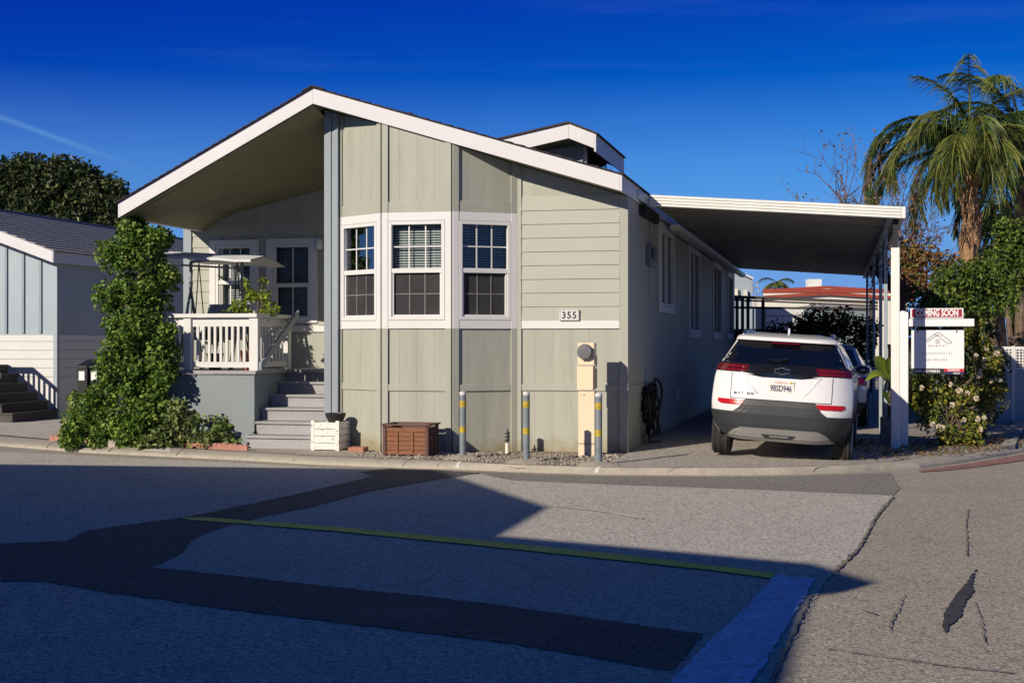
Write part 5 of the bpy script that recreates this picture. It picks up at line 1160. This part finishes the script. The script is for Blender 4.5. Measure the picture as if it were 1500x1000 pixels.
# ------------------------------------------------------------------ trees
def tube_tree(mb, p, d, L_, r, depth, rg, bend=.35, kids=(2, 3), shrink=.72, tips=None, up=.12):
    n = 4; pts = [p]; dd = d.normalized(); rads = [r]
    for i in range(n):
        dd = (dd + rdir(rg) * bend * .5 + Vector((0, 0, up))).normalized(); pts.append(pts[-1] + dd * L_ / n); rads.append(r * (1 - .35 * (i + 1) / n))
    mb.tube(pts, rads, 6 if r > .02 else 4, False)
    if depth <= 0:
        if tips is not None: tips.append(pts[-1]); tips.append(pts[-2])
        return
    for k in range(rg.randint(*kids)):
        j = rg.choice([2, 3, 4]); nd = (dd + rdir(rg) * .9).normalized(); tube_tree(mb, pts[j], nd, L_ * shrink * rg.uniform(.7, 1.15), rads[j] * .68, depth - 1, rg, bend, kids, shrink, tips, up)
def tree(name, lab, x, d, y_base, spots, n, size, lm, seed, trunk_r=.2, r0=.3, r1=.7, shell=.45, wid=.45, group=None, cat='tree', depth=.55, kc=7, trunk='bark'):
    b = D(x, y_base, d); b.z = LOT; t = thing(name, lab, cat, b, 0, group); bl = []; k = d / 2000
    for sx, sy, rx_, rz in spots: bl += clumps(D(sx, sy, d), (rx_ * k * .75, rx_ * k * depth, rz * k * .75), kc, r0, r1, int(sx * 3 + sy))
    mb = MB(); foliage(mb, bl, n, size, shell, wid, .35, .8, 3, seed); part('crown', mb, M[lm], t)
    mb = MB(); rg = random.Random(seed); 
    for sx, sy, rx_, rz in spots:
        q = D(sx, sy, d); m_ = b.lerp(q, .5) + Vector((rg.uniform(-.2, .2), rg.uniform(-.2, .2), .2 * (q.z - b.z)))
        m_.x = b.x + (m_.x - b.x) * .5
        mb.tube([b + Vector((0, 0, -.1)), b.lerp(m_, .5), m_, q], [trunk_r, trunk_r * .8, trunk_r * .5, trunk_r * .12], 7)
    part('trunk', mb, M[trunk], t); return t
tree('evergreen_tree', 'large dark evergreen tree rising behind the pale blue home', 70, 46, 500, [(15, 266, 40, 30), (72, 276, 44, 28), (112, 270, 22, 18), (125, 292, 30, 24), (60, 305, 56, 26), (150, 306, 16, 26), (0, 292, 34, 32), (110, 315, 40, 22), (40, 258, 20, 12), (92, 262, 14, 10), (158, 288, 9, 10)], 22000, .22, 'darkleaf', 31, .3, .35, .75, .5, .42)
# palms
def palm(name, lab, x, d, y0, ycrown, spec, seed, tr=.22, boots=True):
    b = D(x, y0, d); b.z = LOT; c = D(x, ycrown, d); rg = random.Random(seed); t = thing(name, lab, 'palm', b)
    mb = MB(); n = 14; pts = []; rr_ = []
    for i in range(n + 1):
        q = b.lerp(c, i / n) + Vector((.05 * math.sin(i * .7), 0, 0)); pts.append(q); f = i / n
        rr_.append(tr * (1.0 + .85 * math.exp(-((f - .66) / .075) ** 2) - .25 * max(0, f - .75) / .25) * rg.uniform(.93, 1.07) * (1 if f < .9 else .75))
    mb.tube(pts, rr_, 14); part('trunk', mb, M['palmtrunk'], t)
    if boots:
        mb = MB()
        for k in range(34):
            f = rg.uniform(.5, .92); q = b.lerp(c, f); a = rg.uniform(0, 6.28); o = Vector((math.cos(a), math.sin(a), 0)); r0 = tr * 1.1
            mb.tube([q + o * r0 * .8, q + o * (r0 + .08) + Vector((0, 0, .22)), q + o * (r0 + rg.uniform(.1, .22)) + Vector((0, 0, rg.uniform(.35, .6)))], [.07, .05, .015], 5)
        part('old_frond_base', mb, M['palmtrunk'], t)
    for az, el, Lf, bend, lit in spec:
        mb = MB(); mb.cur = 0
        o = Vector((math.cos(R(az)), math.sin(R(az)), 0)); p = c + Vector((0, 0, rg.uniform(-.1, .3))); pts = [p]; e = R(el); ns = 16
        for i in range(ns):
            e -= R(bend) / ns * (1 + i / ns); p = p + (o * math.cos(e) + Vector((0, 0, math.sin(e)))) * Lf / ns; pts.append(p)
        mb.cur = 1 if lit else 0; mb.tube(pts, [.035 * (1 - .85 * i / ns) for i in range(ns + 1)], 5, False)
        side = Vector((-o.y, o.x, 0)); nl = int(60 * Lf / 2.6)
        for i in range(nl):
            f = .12 + .88 * (i + rg.random()) / nl; g = f * ns; j = min(int(g), ns - 1); q = pts[j].lerp(pts[j + 1], g - j); tg = (pts[j + 1] - pts[j]).normalized()
            ll = .86 * math.sin(math.pi * min(1, .15 + f * .8)) ** .7 * rg.uniform(.75, 1.15)
            for s_ in (-1, 1):
                dd = (side * s_ * rg.uniform(.35, .9) + tg * .75 + Vector((0, 0, rg.uniform(-.15, .55)))).normalized(); w_ = .009 + .006 * rg.random(); qq = q; l = []; k = []
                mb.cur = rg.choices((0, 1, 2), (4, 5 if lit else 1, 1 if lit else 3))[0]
                for h in range(5):
                    wv = tg.cross(dd); wv = wv.normalized() if wv.length > 1e-3 else side; ww = w_ * (1, 1.2, 1, .7, .1)[h]
                    l.append(qq - wv * ww); k.append(qq + wv * ww); dd = (dd + Vector((rg.uniform(-.1, .1), rg.uniform(-.1, .1), -.46))).normalized(); qq = qq + dd * ll / 4
                mb.grid([l, k])
        part('frond', mb, M['palm'], t)
    return t
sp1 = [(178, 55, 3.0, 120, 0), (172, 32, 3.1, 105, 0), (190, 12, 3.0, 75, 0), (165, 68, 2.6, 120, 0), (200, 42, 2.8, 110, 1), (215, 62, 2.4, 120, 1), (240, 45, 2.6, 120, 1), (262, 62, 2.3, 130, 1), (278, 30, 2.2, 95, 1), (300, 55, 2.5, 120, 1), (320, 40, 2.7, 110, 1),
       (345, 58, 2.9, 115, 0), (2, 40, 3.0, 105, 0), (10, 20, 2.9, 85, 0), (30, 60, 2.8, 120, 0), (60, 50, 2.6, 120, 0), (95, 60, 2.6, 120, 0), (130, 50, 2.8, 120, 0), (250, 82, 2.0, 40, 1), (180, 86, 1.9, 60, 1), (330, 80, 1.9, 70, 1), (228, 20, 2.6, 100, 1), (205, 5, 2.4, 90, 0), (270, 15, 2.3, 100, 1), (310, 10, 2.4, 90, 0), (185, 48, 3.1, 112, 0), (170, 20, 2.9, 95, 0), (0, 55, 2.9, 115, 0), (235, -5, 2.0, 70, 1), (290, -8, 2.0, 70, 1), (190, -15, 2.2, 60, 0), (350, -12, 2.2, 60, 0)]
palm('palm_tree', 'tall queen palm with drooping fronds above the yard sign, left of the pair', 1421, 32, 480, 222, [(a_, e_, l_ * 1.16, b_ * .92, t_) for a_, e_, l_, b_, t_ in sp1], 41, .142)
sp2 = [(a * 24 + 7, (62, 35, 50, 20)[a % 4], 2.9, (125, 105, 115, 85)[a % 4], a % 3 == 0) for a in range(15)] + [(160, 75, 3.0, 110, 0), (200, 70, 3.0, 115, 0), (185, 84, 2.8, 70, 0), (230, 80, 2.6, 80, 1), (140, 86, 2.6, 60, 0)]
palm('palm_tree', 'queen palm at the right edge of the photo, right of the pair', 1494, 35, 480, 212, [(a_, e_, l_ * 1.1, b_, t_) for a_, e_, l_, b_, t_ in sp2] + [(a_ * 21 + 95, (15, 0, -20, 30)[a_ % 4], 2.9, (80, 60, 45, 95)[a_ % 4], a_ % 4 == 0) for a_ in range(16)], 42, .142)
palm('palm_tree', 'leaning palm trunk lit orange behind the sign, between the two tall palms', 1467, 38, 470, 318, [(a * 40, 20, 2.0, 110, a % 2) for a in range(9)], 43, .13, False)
mb = MB()
# bare tree with reddish twigs
def bare(lab, x, d, spots, seed, leaves_=True):
    b = D(x, 500, d); b.z = LOT; t = thing('bare_tree', lab, 'tree', b); rg = random.Random(seed); tr = MB(); cr = MB(); tips = []
    tr.tube([b, b + Vector((.05, 0, 1.2)), b + Vector((0, .05, 2.2))], [.12, .10, .08], 8); top = b + Vector((0, .05, 2.2))
    part('trunk', tr, M['twig'], t)
    for sx, sy in spots:
        q = D(sx, sy, d + rg.uniform(-1, 1)); dv = q - top; L_ = dv.length
        tube_tree(cr, top, dv + Vector((0, 0, -.1 * L_)), L_ * .52, .045, 4, rg, .30, (2, 3), .66, tips, .05)
    part('branches', cr, M['twig'], t)
    if leaves_:
        mb = MB()
        for p in tips:
            for k in range(rg.choice((0, 0, 0, 0, 1, 2))):
                mb.cur = rg.choice((0, 1, 2)); mb.leaf(p + rdir(rg) * .06, rdir(rg) + Vector((0, 0, -.6)), rdir(rg), rg.uniform(.05, .1), .6, .3)
        part('dry_leaves', mb, M['dry'], t)
bare('leafless tree with thin reddish twigs reaching above the carport roof', 1322, 29, [(1165, 245), (1190, 215), (1215, 228), (1250, 215), (1285, 250), (1310, 250), (1345, 300), (1385, 320), (1365, 360), (1240, 262), (1330, 330), (1400, 350), (1290, 300), (1180, 262), (1205, 240), (1265, 225), (1350, 330), (1375, 345), (1310, 275), (1340, 360)], 51)
tree('dry_tree', 'bush of orange and brown dry leaves behind the carport corner, right of its posts', 1352, 27.5, 560, [(1340, 400, 22, 26), (1350, 430, 26, 24), (1385, 395, 22, 18), (1335, 372, 14, 14), (1390, 425, 24, 24), (1360, 375, 20, 14)], 1900, .10, 'dry', 52, .07, .12, .3, .2, .5, kc=6)
tree('broadleaf_tree', 'bright green bushy tree directly above the COMING SOON rider', 1410, 25.5, 560, [(1395, 415, 34, 20), (1430, 405, 24, 18), (1420, 440, 44, 24), (1375, 440, 30, 26), (1460, 430, 26, 24), (1440, 460, 40, 22), (1400, 470, 40, 20)], 6500, .095, 'hedge', 53, .1, .15, .36, .4, .55)
tree('broadleaf_tree', 'leafy green tree at the right edge, below the palm fronds', 1490, 28, 560, [(1485, 345, 24, 28), (1490, 385, 28, 26), (1470, 365, 16, 16), (1505, 420, 24, 26), (1460, 395, 14, 16), (1512, 350, 24, 36)], 4600, .11, 'hedge', 54, .1, .16, .4, .4, .5)
tree('hedge_bush', 'dark green hedge behind the yard sign panel and white roses', 1400, 21.2, 640, [(1345, 500, 26, 30), (1380, 520, 34, 40), (1420, 500, 34, 36), (1440, 540, 30, 36), (1345, 560, 22, 40), (1390, 580, 40, 40), (1440, 590, 26, 36), (1350, 470, 22, 22)], 7000, .075, 'darkleaf', 55, .06, .12, .3, .4, .55, cat='hedge')
# roses
def rose_bush(lab, x, d, spots, n, blooms, seed):
    t = shrub('rose_bush', lab, 'rose bush', x, 655, d, spots, n, .06, 'rose', seed, .3, .6, 'white rose bushes by the sign', .07, .17); rg = random.Random(seed)
    for bx, by in blooms:
        mb = MB(); c_ = D(bx, by, d - rg.uniform(.22, .4)); rad = rg.uniform(.022, .040)
        for k in range(22):
            dr = (rdir(rg) + Vector((-.1, -.5, .35))).normalized(); q = dr.orthogonal().normalized()
            mb.leaf(c_ + dr * rad * .15, dr + rdir(rg) * .4, q, rad * rg.uniform(1.0, 1.5), .95, .6)
        part('bloom', mb, M['petal'], t)
rose_bush('rose bush with white blooms right in front of the sign post foot and panel', 1385, 18.7, [(1350, 565, 20, 16), (1345, 590, 16, 16), (1385, 580, 24, 18), (1365, 610, 26, 18), (1405, 605, 26, 22), (1385, 635, 28, 16), (1425, 625, 16, 18), (1420, 648, 14, 10), (1415, 580, 18, 16)], 3300, [(1350, 568), (1412, 615), (1432, 614), (1437, 629), (1442, 612), (1366, 622), (1375, 624), (1360, 633), (1380, 627), (1394, 594), (1417, 577), (1430, 583), (1405, 572), (1392, 563)], 61)
rose_bush('taller rose bush with white blooms beside the right edge of the sign panel', 1440, 20.0, [(1425, 500, 16, 16), (1440, 515, 18, 18), (1455, 530, 18, 20), (1435, 545, 20, 20), (1460, 560, 16, 18), (1440, 580, 22, 20), (1425, 475, 12, 12)], 2400, [(1436, 543), (1442, 536), (1452, 558), (1458, 555), (1465, 557), (1430, 520), (1445, 512), (1460, 518), (1474, 596), (1476, 590), (1420, 510), (1434, 549), (1441, 527)], 62)
# white lattice fence and the planting at the right edge
p = D(1480, 600, 24); p.z = LOT
lf_ = thing('lattice_fence', 'white lattice fence panel behind the rose bushes at the right edge', 'fence', p, -TH); k = 24 / 2000
mb = MB(); fr = HF(p)
for x in (-.36, .05, .55): mb.box(x - .03, x + .03, 0, .05, -.05, 1.42 - LOT, fr)
part('fence_post', mb, M['rail'], lf_)
mb = MB(); mb.box(-.4, .9, .01, .04, 1.28, 1.33, fr); mb.box(-.4, .9, .01, .04, .92, .96, fr)
for i in range(22): mb.box(-.38 + i * .058, -.36 + i * .058, .012, .022, .96, 1.28, fr)
for i in range(6): mb.box(-.4, .9, .023, .033, .985 + i * .05, 1.003 + i * .05, fr)
part('lattice', mb, M['rail'], lf_)
mb = MB(); mb.box(-.4, .9, .015, .035, .0, .91, fr); part('fence_panel', mb, M['wall_blue'], lf_)
tree('agave_plant', 'spiky yellow green plant at the right edge behind the lattice fence', 1495, 30, 500, [(1492, 460, 12, 20), (1500, 485, 14, 16)], 420, .34, 'palm', 66, .05, .08, .18, .1, .12, cat='plant')
pts = [(1466, 653), (1487, 651), (1512, 598), (1500, 592)]
mb = MB(); q = [G(x, y, LOT + .03) for x, y in pts]; mb.prism(q, (0, 0, -.09)); struct('path', mb, M['concrete'])
# utility box, pipe and broad leafed plant at the foot of the carport posts
p = D(1303, 640, 18.9); p.z = LOT - .03; fr = HF(p); mb = MB(); mb.box(-.12, .10, 0, .22, 0, .40, fr)
solo('utility_box', mb, M['utilbox'], 'mottled grey metal box at the foot of the carport posts', 'utility box', p, bevel=.015)
p = D(1303, 600, 19.6); p.z = LOT
t = thing('broadleaf_plant', 'young plant with big yellow green leaves leaning out from the carport posts', 'plant', p, -TH); k = 19.6 / 2000
mb = MB(); mb.tube([p, D(1302, 600, 19.5), D(1303, 545, 19.5)], [.03, .03, .015], 8); mb.tube([D(1303, 545, 19.5), D(1297, 565, 19.4)], .008, 6); part('stem', mb, M['bark'], t)
mb = MB(); mb.tube([D(1303, 606, 19.55), D(1303, 508, 19.55)], .022, 10); mb.lathe(lambda a, b, z: D(1303, 506, 19.55) + Vector((a, b, z)), [(.03, -.03), (.03, .02)], 12); part('stake', mb, M['terracotta'], t)
def bigleaf(a, b, wd, droop, m_):
    mb = MB(); mb.cur = m_; a = D(*a); b = D(*b); ax = (b - a); nrm = Vector((.25, -.9, .35)); sd = ax.cross(nrm).normalized(); rows = []
    for i in range(9):
        f = i / 8; q = a + ax * f + Vector((0, 0, droop * math.sin(math.pi * f))); ww = wd * math.sin(math.pi * min(1, f * .96 + .03)) ** .7
        rows.append([q + sd * ww * s - nrm * abs(s) * ww * .25 * -1 for s in (-1, -.5, 0, .5, 1)])
    mb.grid(rows); part('leaf', mb, M['lime'], t, smooth=True)
bigleaf((1302, 560, 19.4), (1280, 523, 19.2), .12, .04, 0); bigleaf((1300, 556, 19.3), (1267, 558, 19.1), .05, .10, 0); bigleaf((1304, 550, 19.4), (1300, 524, 19.3), .08, .03, 1); bigleaf((1303, 590, 19.4), (1292, 575, 19.3), .05, .03, 2)
# fallen leaves under the hedge, pebbles by the wall
mb = MB(); rg = random.Random(71)
for i in range(1500):
    x = rg.uniform(1225, 1500); y = rg.gauss(655, 9) - max(0, x - 1400) * .12
    if y < 636 or y > 676 - max(0, x - 1300) * .1: continue
    p = G(x, y, LOT + .012); mb.leaf(p, Vector((rg.uniform(-1, 1), rg.uniform(-1, 1), .1)), Vector((rg.uniform(-.4, .4), rg.uniform(-.4, .4), 1)), rg.uniform(.03, .08), .5, .3); mb.m[-1] = mb.m[-2] = rg.choice((0, 1, 2))
o = bpy.data.objects.new('leaf_litter', mesh('leaf_litter', mb, M['dry'], Matrix.Identity(4))); link(o); tag(o, 'dry leaves littering the ground under the hedge by the kerb', 'leaf litter', kind='stuff')
mb = MB()
for i in range(1500):
    x = rg.uniform(520, 905); y = rg.uniform(662, 682)
    lim = 661 + max(0, (x - 540)) * .012
    if y < lim or y > 671 + (x - 560) * .036: continue
    p = G(x, y, LOT + .004); s_ = rg.uniform(.006, .020) * (1.5 if rg.random() < .05 else 1)
    mb.lathe(lambda a, b, z: p + Vector((a * 1.2, b, z)), [(s_ * .6, -.004), (s_, s_ * .4), (s_ * .5, s_ * .8)], 5)
o = bpy.data.objects.new('gravel', mesh('gravel', mb, M['stone'], Matrix.Identity(4))); link(o); tag(o, 'loose gravel along the foot of the front wall', 'gravel', kind='stuff')

tree('broadleaf_tree', 'rounded green tree past the lattice fence, beyond the right edge', 1590, 44, 520, [(1570, 440, 50, 40), (1620, 430, 50, 44), (1595, 480, 60, 36)], 1800, .24, 'hedge', 57, .2, .3, .6, .4, .5)
tree('broadleaf_tree', 'wide dark green tree far down the lane, beyond the right edge', 1760, 60, 520, [(1720, 450, 70, 34), (1790, 440, 70, 40), (1760, 485, 90, 26)], 1800, .34, 'darkleaf', 58, .25, .4, .8, .4, .5)
tree('evergreen_tree', 'dense dark green tree filling the gap between the palm trunks', 1455, 39, 540, [(1440, 330, 30, 36), (1475, 320, 34, 40), (1505, 330, 30, 50), (1450, 380, 36, 34), (1490, 380, 34, 40), (1435, 420, 24, 24), (1480, 430, 40, 30)], 5200, .15, 'hedge', 59, .12, .2, .5, .35, .45)
# ------------------------------------------------------------------ what shows beyond the carport
d = 38; k = d / 2000
pg = thing('pergola', 'dark slatted pergola frame at the far end of the carport', 'pergola', D(1170, 500, d) - Vector((0, 0, EYE - LOT)), -TH)
def seg(mb, x0, y0, x1, y1, dd, w_): mb.prism([D(x0, y0 - w_, dd), D(x1, y1 - w_, dd), D(x1, y1 + w_, dd), D(x0, y0 + w_, dd)], (0.02, .12, 0))
for y0, y1, w_ in ((434, 443, 2.2), (438.5, 448, 1.2), (450, 452.5, 1.6)):
    mb = MB(); seg(mb, 1060, y0, 1286, y1, d, w_); part('beam', mb, M['darkstep'], pg)
for x in (1064, 1072, 1080, 1088, 1096, 1118, 1276):
    mb = MB(); q = D(x, 436, d); mb.box(q.x - .04, q.x + .04, q.y, q.y + .08, LOT, q.z, lambda a, b, c: Vector((a, b, c))); part('post', mb, M['darkstep'], pg)
d = 62; k = d / 2000
rb = thing('building', 'cream building with red striped metal roof edge beyond the carport', 'building', D(1200, 500, d) - Vector((0, 0, EYE - LOT)))
mb = MB(); mb.prism([D(1110, 530, d), D(1330, 530, d), D(1330, 434, d), D(1215, 424, d), D(1110, 436, d)], (0, 6, 0)); part('wall', mb, M['cream'], rb)
for y0, w_, m_ in ((422.5, 2.0, 'redroof'), (427, 2.5, 'cream'), (431.5, 2.3, 'redroof')):
    mb = MB(); x0, x1, x2 = 1118, 1212, 1340
    for a_, b_, ya, yb in ((x0, x1, y0 + 3.5, y0 - 2), (x1, x2, y0 - 2, y0 + 6)): seg(mb, a_, ya, b_, yb, d - .10 - .03 * w_, w_)
    part('roof_edge', mb, M[m_], rb)
mb = MB(); seg(mb, 1118, 426, 1340, 426, d - .2, 3); part('roof', mb, M['redroof'], rb)
mb = MB(); q = D(1194, 420, d); mb.box(q.x - .3, q.x + .3, q.y, q.y + .6, q.z - .3, q.z + .35, lambda a, b, c: Vector((a, b, c))); part('roof_unit', mb, M['alum'], rb)
d = 46
gb = thing('garage', 'white garage front with horizontal door panels behind the white crossover', 'garage', D(1150, 500, d) - Vector((0, 0, EYE - LOT)))
mb = MB(); mb.prism([D(1120, 540, d), D(1180, 540, d), D(1180, 450, d), D(1120, 450, d)], (0, 4, 0)); part('wall', mb, M['cream'], gb)
for i in range(4): mb = MB(); seg(mb, 1122, 457 + i * 11, 1178, 457 + i * 11, d - .13, 5.0); part('door_panel', mb, M['white'], gb, bevel=.02)
d = 52
bb = thing('shed', 'blue shaded shed wall with a sloping roof, right of the white garage', 'shed', D(1235, 500, d) - Vector((0, 0, EYE - LOT)))
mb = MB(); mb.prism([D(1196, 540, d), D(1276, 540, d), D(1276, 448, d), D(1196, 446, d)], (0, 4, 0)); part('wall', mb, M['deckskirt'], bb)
mb = MB(); seg(mb, 1190, 447, 1284, 449, d - .2, 2); part('roof', mb, M['shingle_grey'], bb)
tree('hedge_bush', 'dark hedge filling the far end of the carport on the right', 1235, 33, 520, [(1200, 480, 24, 24), (1235, 475, 30, 28), (1265, 480, 24, 30), (1215, 500, 40, 24), (1265, 510, 30, 30), (1180, 492, 18, 16)], 4200, .11, 'darkleaf', 81, .06, .15, .35, .4, .55, cat='hedge')
tree('garden_bush', 'loose dark bush in front of the white garage', 1155, 35, 520, [(1150, 480, 22, 12), (1170, 472, 14, 10), (1135, 486, 16, 8), (1165, 490, 20, 10)], 380, .13, 'darkleaf', 82, .04, .1, .25, .3, .6, cat='bush')
mb = MB(); p = D(1085, 500, 36) - Vector((0, 0, EYE - LOT)); fr = HF(p); mb.box(-.5, 1.0, 0, .1, 0, 1.75, fr); solo('wood_fence', mb, M['darkstep'], 'dark board fence at the far left end of the carport', 'fence', p)
d = 44; b_ = D(1092, 500, d) - Vector((0, 0, EYE - LOT))
nh = thing('house', 'pale blue grey gable wall peeking past the far end of the sage home', 'house', b_)
mb = MB(); mb.prism([D(1070, 540, d), D(1102, 540, d), D(1102, 407, d), D(1070, 392, d)], (0, 5, 0)); part('wall', mb, M['wall_blue'], nh)
mb = MB(); seg(mb, 1068, 391, 1104, 408, d - .15, 1.6); part('roof', mb, M['white'], nh)
for x, y in ((1092, 432), (1078, 430)):
    mb = MB(); seg(mb, x - 3, y, x + 3, y, d - .13, 7); part('window', mb, M['cream'], nh)
d = 43; mb = MB()
for cx, cy_, rr_ in ((1106, 417, 4.2), (1107, 425, 4.6)):
    c_ = D(cx, cy_, d); kk = d / 2000; mb.tube([c_ + Vector((rr_ * kk * math.cos(a), 0, rr_ * kk * math.sin(a))) for a in [2 * math.pi * i / 20 for i in range(21)]], .02, 5, False)
mb.tube([D(1106, 430, d), D(1106, 500, d) - Vector((0, 0, EYE - LOT))], .02, 5)
solo('metal_ornament', mb, M['steel'], 'ring shaped metal garden ornament on a pole beyond the sage home', 'ornament', D(1106, 500, d) - Vector((0, 0, EYE - LOT)))
palm('palm_tree', 'small far palm crown seen under the carport roof above the red striped building', 1137, 110, 500, 419, [(a * 30, (50, 20, -5)[a % 3], 1.5, 60, a % 2) for a in range(14)], 91, .2, False)

# ------------------------------------------------------------------ home across the street, behind the camera: its roof throws the long shadow
def back(px, py, h): g = G(px, py, 0); q = g - SH * (h / math.tan(SUN_EL)); return Vector((q.x, q.y, h))
HH = 4.2
poly = [back(-150, 678.5, HH), back(0, 680, HH), back(560, 687, HH), back(640, 689, HH), back(805, 743, HH), back(735, 785, HH), back(900, 799, HH), back(1196, 826, HH), back(1287, 853, HH), back(1202, 860, HH), back(1182, 892, HH), back(1156, 1000, HH), back(1138, 1080, HH)]
poly += [Vector((poly[-1].x - 2.5, poly[-1].y - 5, HH)), Vector((-26, -8, HH)), Vector((-26, poly[0].y, HH))]
oh = thing('mobile_home', 'neighbouring home across the street behind the viewer, throwing its roof shadow over the road', 'house', Vector((-12, 2, 0)))
mb = MB(); mb.prism(poly, (0, 0, -.22)); part('roof', mb, M['shingle_grey'], oh)
cen = sum(poly, Vector()) / len(poly)
inn = [p.lerp(cen, .03) for p in poly if p is not poly[8]]
mb = MB(); mb.prism([Vector((p.x, p.y, HH - .23)) for p in inn], (0, 0, -HH + .2)); part('wall', mb, M['wall_blue'], oh)
